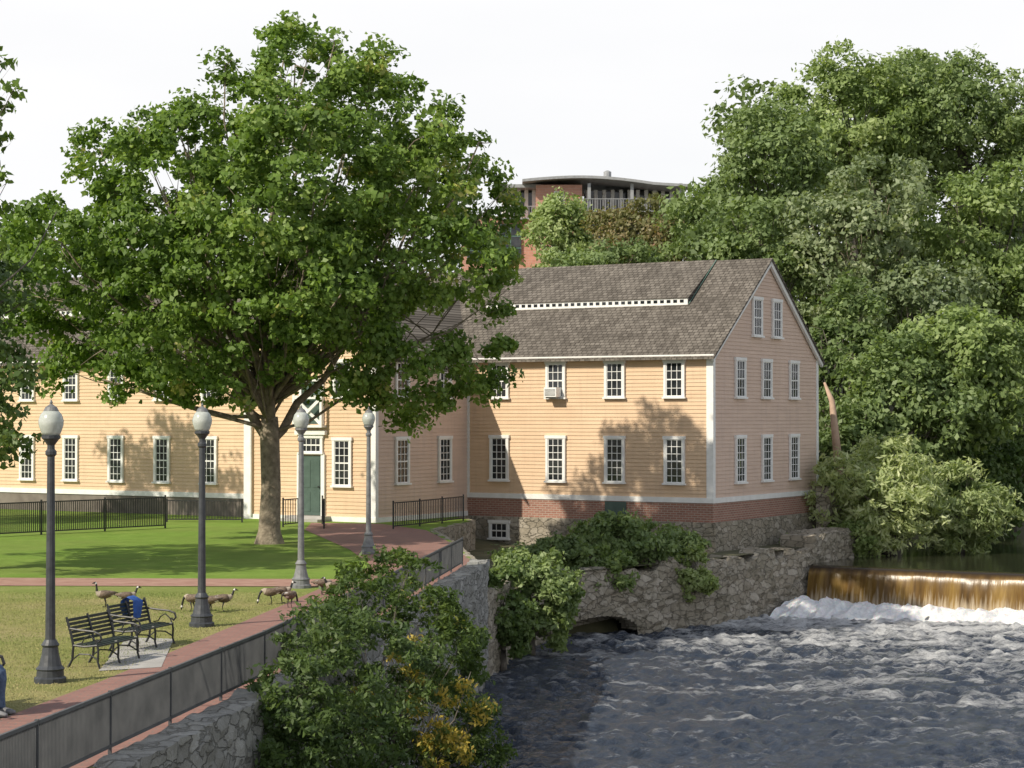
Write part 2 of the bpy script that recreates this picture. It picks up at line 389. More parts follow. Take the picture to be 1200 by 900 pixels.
mb=MB(); mb.poly([(XG(120,27.6),27.4,.01),(XG(200,28.5),27.8,.01),(XG(207,31.5),31.3,.01),(XG(150,31.5),31.5,.01)])
struct(mb.build('pavement',M['concrete']))
rng=np.random.default_rng(3)
n=60000; gy=21+18.5*rng.random(n)**.75; gx=np.interp(gy,[f[1] for f in FL],[f[0] for f in FL])-2.14-rng.random(n)*np.minimum(12,gy*.27)
cen=np.stack([gx,gy,np.full(n,.008)],1)
tt=NT('grass_blades'); aa=tt.n('Attribute',attribute_name='tint').outputs['Fac']
M['blade']=tt.finish(tt.ramp(aa,[(0,(.19,.25,.065)),(.5,(.3,.31,.11)),(1,(.42,.36,.19))]),.8,**{'Specular IOR Level':.15})
pn=np.array([.5+.9*mnoise.noise(Vector((a*.6,b*.6,0))) for a,b in zip(gx,gy)])
g=leaves('grass',cen,np.full((n,3),.05)*[1,1,.1],1,.036,M['blade'],None,rng,pn,(-6,30,-50),wr=.22,upb=0,outb=0,tz=1.6)
tag(g,'short grass of the near lawn beside the brick walk','grass',kind='stuff')

# ------------------------------------------------------------------ water
def watermat():
    t=NT('river_water'); o=t.obj(); s=t.n('SeparateXYZ',{0:o})
    near=t.n('MapRange',{'Value':s.outputs[1],'From Min':32.0,'From Max':64.0}).outputs[0]
    f=t.noise(t.mapping(o,(1.3,2.7,1)),2.0,10,.8,1.2)
    f2=t.noise(t.mapping(o,(.22,.6,1)),1.0,6,.68,1.6)
    ff=t.math('ADD',t.math('MULTIPLY',f,.55),t.math('MULTIPLY',f2,.8))
    ff=t.math('ADD',ff,t.math('ADD',t.math('MULTIPLY',t.math('POWER',near,1.8),.24),t.math('MULTIPLY',s.outputs[2],.5)))
    xx=t.n('MapRange',{'Value':s.outputs[0],'From Min':0.0,'From Max':12.0,'To Min':-.04,'To Max':.03}).outputs[0]
    ff=t.math('ADD',ff,xx)
    foam=t.ramp(ff,[(.69,(0,0,0)),(.76,(.3,.3,.3)),(.86,(.92,.92,.92))])
    body=t.ramp(f,[(.35,(.025,.038,.066)),(.62,(.07,.098,.15))])
    c=t.mix(foam,body,(.88,.89,.9))
    h=t.math('ADD',t.noise(t.mapping(o,(1,1.7,1)),5,6,.75),t.math('MULTIPLY',t.noise(t.mapping(o,(1,1.4,1)),17,4),.4))
    r=t.math('ADD',t.math('MULTIPLY',t.n('SeparateColor',{0:foam}).outputs[0],.5),.2)
    return t.finish(c,r,t.bump(h,1.0,.26),**{'IOR':1.6})
M['water']=watermat()
rng=np.random.default_rng(11)
gx=np.arange(-6,30,.085); gy=np.arange(22,67.5,.085); X,Y=np.meshgrid(gx,gy); Z=np.zeros_like(X)
for i in range(80):
    lam=.24*(4.8**rng.random()); a=rng.random()*2*math.pi if rng.random()<.5 else (-math.pi/2+rng.normal()*.9)
    kx,ky=math.cos(a)*2*math.pi/lam,math.sin(a)*2*math.pi/lam
    ph=X*kx+Y*ky+rng.random()*6.3+1.6*np.sin(X*.9+i)+1.6*np.cos(Y*.8+i*2)+1.4*np.sin(X*1.7+Y*1.3+i*3)+.8*np.sin(X*3.1-Y*2.3+i*5)
    Z+=.0115*lam*(1-np.abs(np.sin(ph/2))*2)
lump=np.array([[mnoise.noise(Vector((x*.5,y*.5,4))) for x in gx[::10]] for y in gy[::10]])
lump=np.repeat(np.repeat(lump,10,0),10,1)[:Z.shape[0],:Z.shape[1]]
ker=np.ones(15)/15
lump=np.apply_along_axis(lambda m_:np.convolve(m_,ker,'same'),0,lump); lump=np.apply_along_axis(lambda m_:np.convolve(m_,ker,'same'),1,lump)
amp=(.95+.5*np.clip((Y-46)/18,0,1))*(1+.8*lump); Z=Z*amp+.03*lump
Vv=np.stack([X,Y,Z],-1).reshape(-1,3); ny,nx=X.shape
idx=np.arange(ny*nx).reshape(ny,nx); q=np.stack([idx[:-1,:-1],idx[:-1,1:],idx[1:,1:],idx[1:,:-1]],-1).reshape(-1,4)
def npmesh(name,V,Q,mat,smooth=True):
    me=bpy.data.meshes.new(name); n=len(Q); me.vertices.add(len(V)); me.loops.add(n*4); me.polygons.add(n)
    me.vertices.foreach_set('co',V.reshape(-1).astype(np.float32)); me.loops.foreach_set('vertex_index',Q.reshape(-1).astype(np.int32))
    me.polygons.foreach_set('loop_start',np.arange(0,n*4,4,dtype=np.int32)); me.polygons.foreach_set('loop_total',np.full(n,4,dtype=np.int32))
    me.polygons.foreach_set('use_smooth',np.full(n,smooth)); me.update(calc_edges=True); me.materials.append(mat); return me
struct(link('river',npmesh('river',Vv,q,M['water']),loc=(0,0,-2.7)))
t=NT('calm_water'); o=t.obj()
M['calm']=t.finish((.03,.032,.02),.05,t.bump(t.noise(t.mapping(o,(.5,2,1)),2.5,3),.25,.03),IOR=1.33)
D0=Vector((9.9,66.6,0)); D1=Vector((28,56.3,0)); dd=(D1-D0).normalized(); dn=Vector((dd.y,-dd.x,0))
if dn.y>0: dn=-dn
CZ=-1.5
mb=MB(); up=[(D0-dn*.35),(D1-dn*.35)]
mb.poly([(up[0].x,up[0].y,CZ),(up[1].x,up[1].y,CZ),(60,70,CZ),(60,150,CZ),(10,150,CZ),(8,74,CZ)])
struct(mb.build('reservoir',M['calm']))
def fallmat():
    t=NT('falling_water'); o=t.obj(); s=t.n('SeparateXYZ',{0:o})
    st=t.noise(t.mapping(o,(3.2,1.2,.22)),1.0,5,.6); st2=t.noise(t.mapping(o,(13,3,.6)),1.0,5,.6)
    z=t.n('MapRange',{'Value':s.outputs[2],'From Min':-1.15,'From Max':-.15}).outputs[0]
    br=t.ramp(st,[(.3,(.045,.024,.006)),(.5,(.12,.066,.015)),(.72,(.26,.165,.045))])
    k=t.math('ADD',t.math('SUBTRACT',t.math('MULTIPLY',st2,.95),t.math('MULTIPLY',z,.5)),.08)
    foam=t.ramp(k,[(.38,(0,0,0)),(.7,(.75,.75,.75))])
    c=t.mix(foam,br,(.58,.5,.37))
    top=t.n('MapRange',{'Value':s.outputs[2],'From Min':-.2,'From Max':-.05}).outputs[0]
    c=t.mix(top,c,(.03,.022,.014))
    return t.finish(c,.25,t.bump(st2,.3,.03),IOR=1.33)
M['fall']=fallmat()
L=(D1-D0).length; nu=260; prof=[(-.36,0.004),(-.15,-.005),(0,-.03),(.1,-.1),(.17,-.22),(.23,-.4),(.28,-.6),(.33,-.85),(.38,-1.1),(.42,-1.3)]
V=[]
for j,(dx,dz) in enumerate(prof):
    for i in range(nu+1):
        u=L*i/nu; wv=.05*mnoise.noise(Vector((u*1.6,dz*.8,0)))*(j/9)+.03*mnoise.noise(Vector((u*6,dz,3)))*(j/9)
        V.append((u,-(dx+wv+ (.07*mnoise.noise(Vector((u*.5,0,7))))),dz))
V=np.array(V); ii=np.arange(len(prof)*(nu+1)).reshape(len(prof),nu+1); Q=np.stack([ii[1:,:-1],ii[1:,1:],ii[:-1,1:],ii[:-1,:-1]],-1).reshape(-1,4)
struct(link('waterfall',npmesh('waterfall',V,Q,M['fall']),loc=(D0.x,D0.y,CZ),rz=math.atan2(dd.y,dd.x)))
mb=MB(); mb.box(0,-.0,-2.5,L,.8,-.09)
d=mb.build('dam',M['stone'],loc=(D0.x,D0.y,CZ),rz=math.atan2(dd.y,dd.x)); tag(d,'low stone dam under the brown sheet of falling water','dam')
t=NT('white_foam'); o=t.obj(); M['foam']=t.finish(t.ramp(t.noise(o,5,7,.75),[(.35,(.62,.63,.64)),(.6,(.88,.88,.87))]),.8,t.bump(t.noise(o,12,5,.7),.7,.05),**{'Subsurface Weight':.3})
nv=22; V=[]
for j in range(nv+1):
    for i in range(nu*2+1):
        u=L*i/(nu*2); v=j/nv
        lf=1+.6*max(0,1-u/5)
        hgt=.34*math.sin(math.pi*min(1,v*1.15))**.8*lf if v<.87 else 0
        nn=mnoise.fractal(Vector((u*2.8,v*3,1)),.9,2.2,4)
        edge=mnoise.fractal(Vector((u*.8,0,5)),.9,2.2,4)*1.0
        V.append((u,-(.2+v*(2.4*lf+edge)),-1.27+hgt*(.62+.5*nn)-.14*v))
V=np.array(V); ii=np.arange((nv+1)*(nu*2+1)).reshape(nv+1,nu*2+1); Q=np.stack([ii[1:,:-1],ii[1:,1:],ii[:-1,1:],ii[:-1,:-1]],-1).reshape(-1,4)
struct(link('water_foam',npmesh('water_foam',V,Q,M['foam']),loc=(D0.x,D0.y,CZ),rz=math.atan2(dd.y,dd.x)))

# ------------------------------------------------------------------ stone walls
def stonewall(name,path,ztop,zbot,thick,mat,parent=None,hole=None,amp=.06,step=.12,seed=0,topn=.07,batter=0.):
    P=[Vector((a,b,0)) for a,b in path]; seg=[(P[i+1]-P[i]).length for i in range(len(P)-1)]; T=sum(seg)
    def at(s):
        for i,l_ in enumerate(seg):
            if s<=l_ or i==len(seg)-1: return P[i]+(P[i+1]-P[i])*(s/l_),(P[i+1]-P[i]).normalized()
            s-=l_
    ns=int(T/step); nz=int((ztop-zbot)/step); nt_=max(1,int(thick/step))
    mb=MB(); rows=[]
    for i in range(ns+1):
        s=T*i/ns; p,tg=at(s); nrm=Vector((tg.y,-tg.x,0)); row=[]
        zt=ztop+topn*mnoise.noise(Vector((s*.9,seed,0)))+topn*.6*mnoise.noise(Vector((s*2.7,seed,3)))
        for j in range(nz+1):
            z=zbot+(zt-zbot)*j/nz
            q=Vector((p.x,p.y,z)); dv,_=mnoise.voronoi(Vector((s*2.1,z*3.6,seed)))
            a=amp*(min(.5,(dv[1]-dv[0]))*2.2-.4)+amp*.5*mnoise.noise(q*2.2)+.03*mnoise.noise(q*5)+batter*(1-j/nz)
            row.append(q+nrm*a)
        for j in range(1,nt_+1):
            q=Vector((p.x,p.y,zt))-nrm*thick*j/nt_; row.append(q+Vector((0,0,.05*mnoise.noise(q*2.5))))
        row.append(Vector((p.x,p.y,zbot))-nrm*thick)
        rows.append(row)
    m=len(rows[0]); mb.v=[tuple(v) for r in rows for v in r]
    for i in range(ns):
        for j in range(m-1):
            if hole and j<nz:
                s=T*(i+.5)/ns; z=zbot+(ztop-zbot)*(j+.5)/nz
                if abs(s-hole[0])<hole[1] and z<hole[2]+hole[3]*math.sqrt(max(0,1-((s-hole[0])/hole[1])**2)): continue
            mb.f.append([i*m+j,(i+1)*m+j,(i+1)*m+j+1,i*m+j+1]); mb.mi.append(0)
    mb.f.append([j for j in range(m)]); mb.mi.append(0); mb.f.append([ns*m+j for j in range(m)][::-1]); mb.mi.append(0)
    return mb.build(name,mat,parent), at
o,_=stonewall('retaining_wall',offs(FL,.5)[0:]+[(-.58,48)],.03,-3.4,.42,M['stonegrey'],seed=1,step=.14)
tag(o,'long grey stone river wall below the metal fence at left','wall')
o,_=stonewall('retaining_wall',[(-.58,48),(-.1,51.5),(.4,55.2),(.7,56.2)],-.75,-3.4,.6,M['stone'],seed=5)
tag(o,'low rubble wall behind the shrubs left of the arch','wall')
o,_=stonewall('retaining_wall',[(-.8,48.1),(-1.5,55),(-2.3,61),(-1.2,66.3),(-1.75,69.6)],.0,-1.6,.25,M['stone'],seed=33,topn=.01,amp=.03)
tag(o,'stone edge between the lawn and the lower ground at the mill','wall')
TW=[(.5,55.8),(2.46,57.8),(6.3,61.7),(10.0,67.2),(11.2,71.5)]
rt=thing('terrace_wall','rough stone terrace wall with arched tailrace opening below the mill','wall',(0,0,0))
hs=2.55
o,at=stonewall('stonework',TW,-1.0,-3.3,.8,M['stone'],rt,hole=(hs,1.75,-2.68,.42),amp=.12,seed=9,topn=.34,batter=.28)
mb=MB()
for k in range(19):
    a=math.pi*k/18; s=hs+math.cos(a)*1.83; z=-2.68+math.sin(a)*.5; p,tg=at(s); n_=Vector((tg.y,-tg.x,0))
    mb.beam(Vector((p.x,p.y,z))-n_*.35,Vector((p.x,p.y,z))+n_*(.24+.05*random.random()),.27+.05*random.random(),.19,0)
mb.build('arch_stones',M['stone'],rt)
p,tg=at(hs); n_=Vector((tg.y,-tg.x,0)); mb=MB()
c0=Vector((p.x,p.y,0))-n_*.3; hw_=1.9
for sgn in (-1,1):
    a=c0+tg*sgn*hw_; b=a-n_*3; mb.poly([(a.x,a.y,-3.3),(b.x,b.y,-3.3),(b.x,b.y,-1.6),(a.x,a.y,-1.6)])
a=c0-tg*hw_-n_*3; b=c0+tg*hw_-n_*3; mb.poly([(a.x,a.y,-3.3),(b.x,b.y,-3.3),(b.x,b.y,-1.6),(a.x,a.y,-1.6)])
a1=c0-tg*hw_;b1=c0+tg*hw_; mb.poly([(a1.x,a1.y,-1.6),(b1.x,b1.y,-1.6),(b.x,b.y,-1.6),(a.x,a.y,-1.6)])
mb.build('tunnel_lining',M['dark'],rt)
ab=thing('stone_abutment','stepped stone abutment between mill gable and the dam','abutment',(0,0,0))
stonewall('pier',[(11.25,71.2),(12.1,72.6),(12.0,73.6)],.95,-1.8,.5,M['stone'],ab,seed=15,amp=.05)
stonewall('stonework',[(10.1,67.3),(12.6,71.4),(13.6,74.5)],-.55,-2.6,1.2,M['stone'],ab,seed=19,amp=.09,topn=.3)

# ------------------------------------------------------------------ mill
C0=Vector((6.5,65,0)); RZ=math.radians(-31); cr,sr=math.cos(RZ),math.sin(RZ)
def sx(px,c=0.):
    q=(px-CX)/F; return (q*(C0.y+cr*c)-C0.x+sr*c)/(cr-q*sr)
def sy(px,c=0.):
    q=(px-CX)/F; return (q*(C0.y+sr*c)-C0.x-cr*c)/(-sr-q*cr)
mill=thing('mill_building','tan clapboard mill with weathered shingle roof beside the river dam','mill',C0,RZ)
def clapwall(O,d,n,a0,a1,z0,z1,lims=None,dz=.125,proud=.024):
    O=Vector(O);d=Vector(d);n=Vector(n); mb=MB(); z=z0
    while z<z1-1e-4:
        zz=min(z+dz,z1)
        (l0,r0)=lims(z) if lims else (a0,a1); (l1,r1)=lims(zz) if lims else (a0,a1)
        if r1-l1<0.02: l1=r1=(l1+r1)/2
        p=lambda s,z_,o_: O+d*s+n*o_+Vector((0,0,z_))
        mb.poly([p(l0,z,proud),p(r0,z,proud),p(r1,zz,.004),p(l1,zz,.004)])
        mb.poly([p(l0,z,.004),p(r0,z,.004),p(r0,z,proud),p(l0,z,proud)])
        z=zz
    return mb
XW=-9.39; YT=-5.6; YL=-4.9; XT=sx(288,YT)
EZ=5.46; RZZ=8.74
clapwall((0,0,0),(1,0,0),(0,-1,0),XW,0,.8,EZ).build('wall',M['clap'],mill)
def gl(z): 
    if z<=EZ: return (0,8.8)
    k=(z-EZ)/(RZZ-EZ); return (4.4*k,8.8-4.4*k)
clapwall((0,0,0),(0,1,0),(1,0,0),0,8.8,.8,RZZ,gl).build('wall',M['clap_shade'],mill)
clapwall((XW,0,0),(0,1,0),(1,0,0),YT,0,.16,EZ).build('wall',M['clap_shade'],mill)
clapwall((0,YT,0),(1,0,0),(0,-1,0),XT,XW,.16,7.6,lambda z:(XT,XW) if z<EZ else (XT+(z-EZ)*1.0,XW-(z-EZ)*1.0)).build('wall',M['clap'],mill)
clapwall((0,YL,0),(1,0,0),(0,-1,0),-36,XT,.8,EZ).build('wall',M['clap'],mill)
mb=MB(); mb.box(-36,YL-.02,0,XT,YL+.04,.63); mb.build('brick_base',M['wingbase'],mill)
mb=MB(); mb.box(-14,.05,0,-.05,8.75,5.3); mb.box(-36,YL+.05,0,XT,3.9,5.3); mb.box(XT+.05,YT+.05,0,XW-.05,1,5.3); mb.build('inner_wall',M['clap'],mill)
mb=MB(); mb.box(XW+.003,-.03,0,.03,8.83,.63); mb.build('brick_base',M['brick'],mill)
mb=MB(); mb.box(XW+.003,-.14,-3.3,.14,9.0,-.0); mb.box(XW-.3,YT-.02,-1.6,XW+.04,-.15,.0); mb.build('foundation',M['stone'],mill)
mb=MB()
mb.box(XW,-.06,.63,.06,.0,.8); mb.box(0,0.,.63,.06,8.86,.8); mb.box(-36,YL-.06,.63,XT,YL,.8)
mb.box(XT-.04,YT-.06,0,XW+.06,YT,.16); mb.box(XW,YT,0,XW+.06,-.06,.16)
mb.box(-.2,-.045,.8,.045,.0,EZ-.02); mb.box(.0,0,.8,.045,.13,EZ); mb.box(0,8.67,.8,.045,8.845,EZ)
mb.box(XW-.14,YT-.045,.16,XW+.045,YT,EZ); mb.box(XW,YT,.16,XW+.045,YT+.12,EZ); mb.box(XT-.045,YT-.045,.16,XT+.2,YT,EZ); mb.box(XT-.045,YT,.16,XT,YL,EZ)
mb.box(XW,-.045,.8,XW+.1,0,EZ-.02)
mb.box(XW,-.24,EZ-.1,.15,.02,EZ+.0); mb.box(-36,YL-.24,EZ-.1,XT,YL+.02,EZ)
for y0,y1 in ((-.25,4.4),(9.05,4.4)):
    z0=EZ+.745*(-.25)+.0; mb.beam((.1,y0,z0+.02),(.1,y1,RZZ-.02),.1,.17)
mb.build('trim',M['white'],mill)
def slab(mb,x0,x1,y0,z0,y1,z1,th=.07):
    mb.poly([(x0,y0,z0),(x1,y0,z0),(x1,y1,z1),(x0,y1,z1)]); mb.poly([(x0,y0,z0-th),(x0,y1,z1-th),(x1,y1,z1-th),(x1,y0,z0-th)])
    mb.poly([(x0,y0,z0-th),(x1,y0,z0-th),(x1,y0,z0),(x0,y0,z0)]); mb.poly([(x1,y0,z0-th),(x1,y1,z1-th),(x1,y1,z1),(x1,y0,z0)]); mb.poly([(x0,y0,z0),(x0,y1,z1),(x0,y1,z1-th),(x0,y0,z0-th)])
pit=.745
mb=MB(); slab(mb,-15,.2,-.3,EZ+.13-.3*pit,4.4,RZZ+.13); slab(mb,-15,.2,9.1,EZ+.13-.3*pit,4.4,RZZ+.13)
roof=mb.build('roof',M['shingle'],mill)
xe=sx(806,2.2); xl=sx(570,2.2); ym=2.2; zb=EZ+.13+pit*ym; zt=zb+.26
pmb=MB(); pmb.box(-.17,-.012,.08,-.03,-.003,.18); pme=pmb.mesh('pane',M['glass'])
mb=MB(); slab(mb,xl-.05,xe+.04,ym-.03,zt-.015,4.4,RZZ+.155,.025)
mb.build('monitor_roof',M['shingle'],roof)
mb=MB(); mb.poly([(xe,ym,zb-.05),(xe,4.4,RZZ+.12),(xe,4.4,RZZ+.135),(xe,ym,zt-.04)]); mb.build('monitor_cheek',M['shingle'],roof)
mb=MB(); mb.box(xl,ym,zb-.05,xe,ym+.05,zt-.035)
cl=mb.build('clerestory',M['white'],roof)
x=xe-.12
while x>xl+.3: link('pane',pme,cl,(x,ym,zb)); x-=.25
mb=MB(); mb.beam((xe+.06,ym-.05,zb+.02),(xe+.06,4.35,RZZ+.15),.02,.015); mb.build('flashing',M['copper'],roof)
mb=MB(); mr_=4.4-4.9
slab(mb,-36.3,XT+.0,YL-.3,EZ+.13-.3*pit,mr_,EZ+.13+4.4*pit); slab(mb,-36.3,XT,4.2,EZ+.13-.3*pit,mr_,EZ+.13+4.4*pit)
r2=mb.build('roof',M['shingle'],mill)
mb=MB(); slab(mb,-36.3,XT-1.5,YL+2.17,zt-.015,mr_,RZZ+.155,.025); mb.build('monitor_roof',M['shingle'],r2)
mb=MB(); mb.box(-36.3,YL+2.2,zb-.05,XT-1.6,YL+2.25,zt-.035); cl=mb.build('clerestory',M['white'],r2)
x=XT-6
while x>-33: link('pane',pme,cl,(x,YL+2.2,zb)); x-=.25
xm=(XT+XW)/2; hw=(XW-XT)/2; rz_=EZ+hw
mb=MB()
for s_ in (-1,1):
    xo=xm+s_*(hw+.25); a=[(xo,YT-.25,EZ+.1-.25),(xm,YT-.25,rz_+.1),(xm,4,rz_+.1),(xo,4,EZ+.1-.25)]
    mb.poly(a); mb.poly([(x_,y_,z_-.08) for x_,y_,z_ in a][::-1]); mb.poly([a[0],a[1],(a[1][0],a[1][1],a[1][2]-.08),(a[0][0],a[0][1],a[0][2]-.08)])
mb.build('roof',M['shingle'],mill)
wm={}
def winmesh(w,h,cols,rows):
    key=(round(w,2),round(h,2),cols,rows)
    if key in wm: return wm[key]
    c=.085; a=MB()
    a.box(-w/2,-.075,0.05,-w/2+c,0,h); a.box(w/2-c,-.075,.05,w/2,0,h); a.box(-w/2-.03,-.085,h-c,w/2+.03,0,h+.02); a.box(-w/2-.04,-.12,0,w/2+.04,0,.06)
    g=MB(); iw=w-2*c; ih=h-c-.06; m=.02
    for i in range(1,cols): x=-iw/2+iw*i/cols; g.box(x-m/2,-.05,.06,x+m/2,-.033,h-c)
    for j in range(1,rows):
        z=.06+ih*j/rows; mm=.045 if j==rows//2 else m; g.box(-iw/2,-.054,z-mm/2,iw/2,-.034,z+mm/2)
    g.box(-iw/2,-.055,.06,-iw/2+.03,-.032,h-c); g.box(iw/2-.03,-.055,.06,iw/2,-.032,h-c); g.box(-iw/2,-.0555,.06,iw/2,-.0325,.1); g.box(-iw/2,-.0555,h-c-.03,iw/2,-.0325,h-c)
    p=MB(); p.box(-iw/2,-.03,.06,iw/2,.0,h-c)
    wm[key]=(a.mesh('window',M['white']),g.mesh('sash',M['white']),p.mesh('pane',M['glass'])); return wm[key]
def window(lx,ly,lz,w,h,side=False,cols=3,rows=6,parent=mill,nm='window'):
    a,g,p=winmesh(w,h,cols,rows); rz=math.pi/2 if side else 0
    o=link(nm,a,parent,(lx,ly,lz),rz); link('sash',g,o); link('pane',p,o); return o
Z1,H1,Z2,H2=1.2,1.58,4.03,1.27
for px in (586,652,721,791):
    window(sx(px),-.02,Z1,.76,H1); window(sx(px),-.02,Z2,.76,H2,rows=4)
for px in (866,897,929):
    window(.02,sy(px),Z1,.8,H1+.03,True); window(.02,sy(px),Z2+.0,.8,1.36,True,rows=4)
for px in (886,909): window(.02,sy(px),6.12,.78,1.36,True,rows=4)
for px in (470,520):
    window(XW+.02,sy(px,XW),Z1-.02,.8,H1,True); window(XW+.02,sy(px,XW),Z2,.8,H2,True,rows=4)
window(sx(402,YT),YT-.02,1.12,.76,1.62); window(sx(402,YT),YT-.02,Z2,.76,H2,rows=4); window(sx(320,YT),YT-.02,Z2,.76,H2,rows=4)
for px in (-22,33,84,137,191,246): window(sx(px,YL),YL-.02,1.08,.72,1.66); window(sx(px,YL),YL-.02,3.98,.72,1.2,rows=4)
window(sx(588),-.14,-.8,.8,.66,rows=2,nm='window')
xd=sx(366,YT)
mb=MB(); mb.box(-.42,-.05,.18,.42,-.01,2.15); 
for (a,b,c,d_) in ((-.34,.3,-.04,.95),(.04,.3,.34,.95),(-.34,1.1,-.04,2.0),(.04,1.1,.34,2.0)): mb.box(a,-.062,b,c,-.05,d_)
dr=mb.build('door',M['green_door'],mill,(xd,YT,0))
mb=MB(); mb.lathe([(.03,0),(.035,.03),(.01,.06)],8,(.33,-.1,1.1)); mb.build('handle',M['black'],dr)
window(xd,YT-.02,2.2,.95,.62,cols=4,rows=2,nm='transom_window')
mb=MB(); mb.box(-.56,-.1,0.0,-.42,-.005,2.2); mb.box(.42,-.1,0,.56,-.005,2.2); mb.box(-.62,-.16,2.84,.62,-.004,2.98); mb.build('door_frame',M['white'],mill,(xd,YT,0))
mb=MB(); 
for k in range(2): mb.box(-.8,-.35*(2-k)-.1,0,.8,-.05 if k else -.06,.085*(k+1)+.001*k)
mb.build('doorstep',M['concrete'],mill,(xd,YT,0))
mb=MB(); zz=3.16
mb.box(-.6,-.3,zz-.08,.6,-.02,zz); mb.box(-.6,-.3,zz,-.51,-.22,zz+1.0); mb.box(.51,-.3,zz,.6,-.22,zz+1.0); mb.box(-.51,-.295,zz+.86,.51,-.225,zz+.97)
mb.beam((-.51,-.26,zz+.02),(.51,-.26,zz+.86),.05,.1); mb.beam((-.51,-.2,zz+.86),(.51,-.2,zz+.02),.05,.1)
mb.build('balcony_rail',M['white'],mill,(xd,YT,0))
mb=MB(); mb.box(-.4,-.04,3.2,.4,-.015,4.6); mb.build('door',M['green_door'],mill,(xd,YT,0))
mb=MB(); mb.box(-.5,-.08,3.17,-.4,-.005,4.7); mb.box(.4,-.08,3.17,.5,-.005,4.7); mb.box(-.4,-.08,4.6,.4,-.005,4.7); mb.build('door_frame',M['white'],mill,(xd,YT,0))
mb=MB(); mb.box(-.4,-.06,-.0,.4,-.035,.58); mb.build('hatch',M['green_door'],mill,(sx(722),0,.03))
mb=MB(); mb.tube([(0,-.09,.1),(0,-.09,5.3)],.045,8); mb.build('downspout',M['white'],mill,(XT+.3,YT-.01,0))
def LW(x,y,z): return Vector((C0.x+cr*x-sr*y,C0.y+sr*x+cr*y,z))
mb=MB(); mb.box(-.24,-.42,0,.24,-.05,.32); 
for k in range(6): mb.box(-.2,-.435,.05+k*.04,.2,-.42,.065+k*.04,1)
mb.box(-.2,-.36,-.05,.2,-.08,0,1)
o=mb.build('air_conditioner',[M['white'],M['galv']],loc=LW(sx(652),-.02,4.1),rz=RZ); tag(o,'white window air conditioner sticking out of an upper mill window','air conditioner')

# ------------------------------------------------------------------ iron fences and rails
def ironfence(path,h,label,cat='fence',name='iron_fence',gap=.12,mat=None,z0=0,pr=.011,span=2.4,rail=.035,postw=.05,group=None,ph=.02):
    root=thing(name,label,cat,(path[0][0],path[0][1],z0),0,group); O=Vector((path[0][0],path[0][1],0)); mat=mat or M['black']
    for si,(a,b) in enumerate(zip(path[:-1],path[1:])):
        a=Vector((*a,0))-O; b=Vector((*b,0))-O; L_=(b-a).length; k=max(1,round(L_/span)); t_=(b-a).normalized()
        for i in range(k):
            p=a+(b-a)*i/k; q=a+(b-a)*(i+1)/k; m=MB()
            up=Vector((0,0,1))
            m.beam(p+up*(h-.05)+t_*postw/2,q+up*(h-.05)-t_*postw/2,rail,rail); m.beam(p+up*.09+t_*postw/2,q+up*.09-t_*postw/2,rail,rail)
            n_=int((q-p).length/gap)
            for j in range(1,n_):
                c=p+(q-p)*j/n_; m.box(c.x-pr,c.y-pr,.1,c.x+pr,c.y+pr,h-.06)
            m.build('panel',mat,root)
            m=MB(); m.box(p.x-postw/2,p.y-postw/2,-.05,p.x+postw/2,p.y+postw/2,h+ph); m.build('post',mat,root)
        if si==len(path)-2:
            m=MB(); m.box(b.x-postw/2,b.y-postw/2,-.05,b.x+postw/2,b.y+postw/2,h+ph); m.build('post',mat,root)
    return root
ironfence(FL,.68,'long dark metal picket fence between brick walk and river','fence','river_fence',gap=.034,mat=M['steel'],pr=.008,span=2.0,rail=.035,postw=.036,ph=-.02)
ironfence([(XG(-30,57),57),(XG(194,62),62)],1.0,'black iron picket fence on the far lawn at left','fence',gap=.065,pr=.012)
ironfence([(XG(196,65.5),65.5),(XG(284,65.2),65.2)],.75,'low black iron fence in front of the left mill wall','fence',gap=.1)
ironfence([(XG(332,62.5),62.5),(XG(352,63.5),63.5)],.9,'short black handrail left of the green door','handrail','handrail',gap=.14)
ironfence([(XG(380,61.6),61.6),(XG(378,64.2),64.2)],.9,'short black handrail right of the green door','handrail','handrail',gap=.14)
ironfence([(XG(461,61.4),61.4),(XG(492,62.9),62.9),(XG(543,66.3),66.3)],.85,'black railing beside the shaded wing wall above the basement','railing','railing',gap=.13)

# ------------------------------------------------------------------ lamps
def lamp(mat,label,x,y):
    r=thing('street_lamp',label,'street lamp',(x,y,0),0,'park lamps along the brick walk')
    m=MB(); m.lathe([(.21,0),(.21,.06),(.18,.08),(.175,.16),(.19,.18),(.15,.22),(.115,.36),(.1,.46),(.12,.49),(.1,.52),(.075,.56)],16); m.build('base',mat,r,smooth=False)
    m=MB(); m.lathe([(.068,.56),(.062,1.2),(.05,2.95),(.075,2.98),(.075,3.02),(.05,3.05),(.05,3.1),(.1,3.17),(.125,3.19),(.125,3.23)],12); 
    m.build('post',mat,r,smooth=False)
    m=MB(); m.lathe([(.11,3.23),(.13,3.27),(.16,3.36),(.165,3.42),(.14,3.5),(.09,3.56)],20); g=m.build('globe',M['globe'],r,smooth=True)
    m=MB(); m.lathe([(.1,3.555),(.075,3.6),(.03,3.63),(.015,3.645),(.022,3.66),(.004,3.7)],16); m.build('cap',M['lamppale'],g)
    return r
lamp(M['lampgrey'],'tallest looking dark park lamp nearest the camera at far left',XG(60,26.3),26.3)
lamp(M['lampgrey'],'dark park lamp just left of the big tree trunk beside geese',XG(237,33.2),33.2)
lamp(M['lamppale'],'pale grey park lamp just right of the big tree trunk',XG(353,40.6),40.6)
lamp(M['lamppale'],'farthest pale lamp near the wing corner of the mill',XG(432,50.5),50.5)

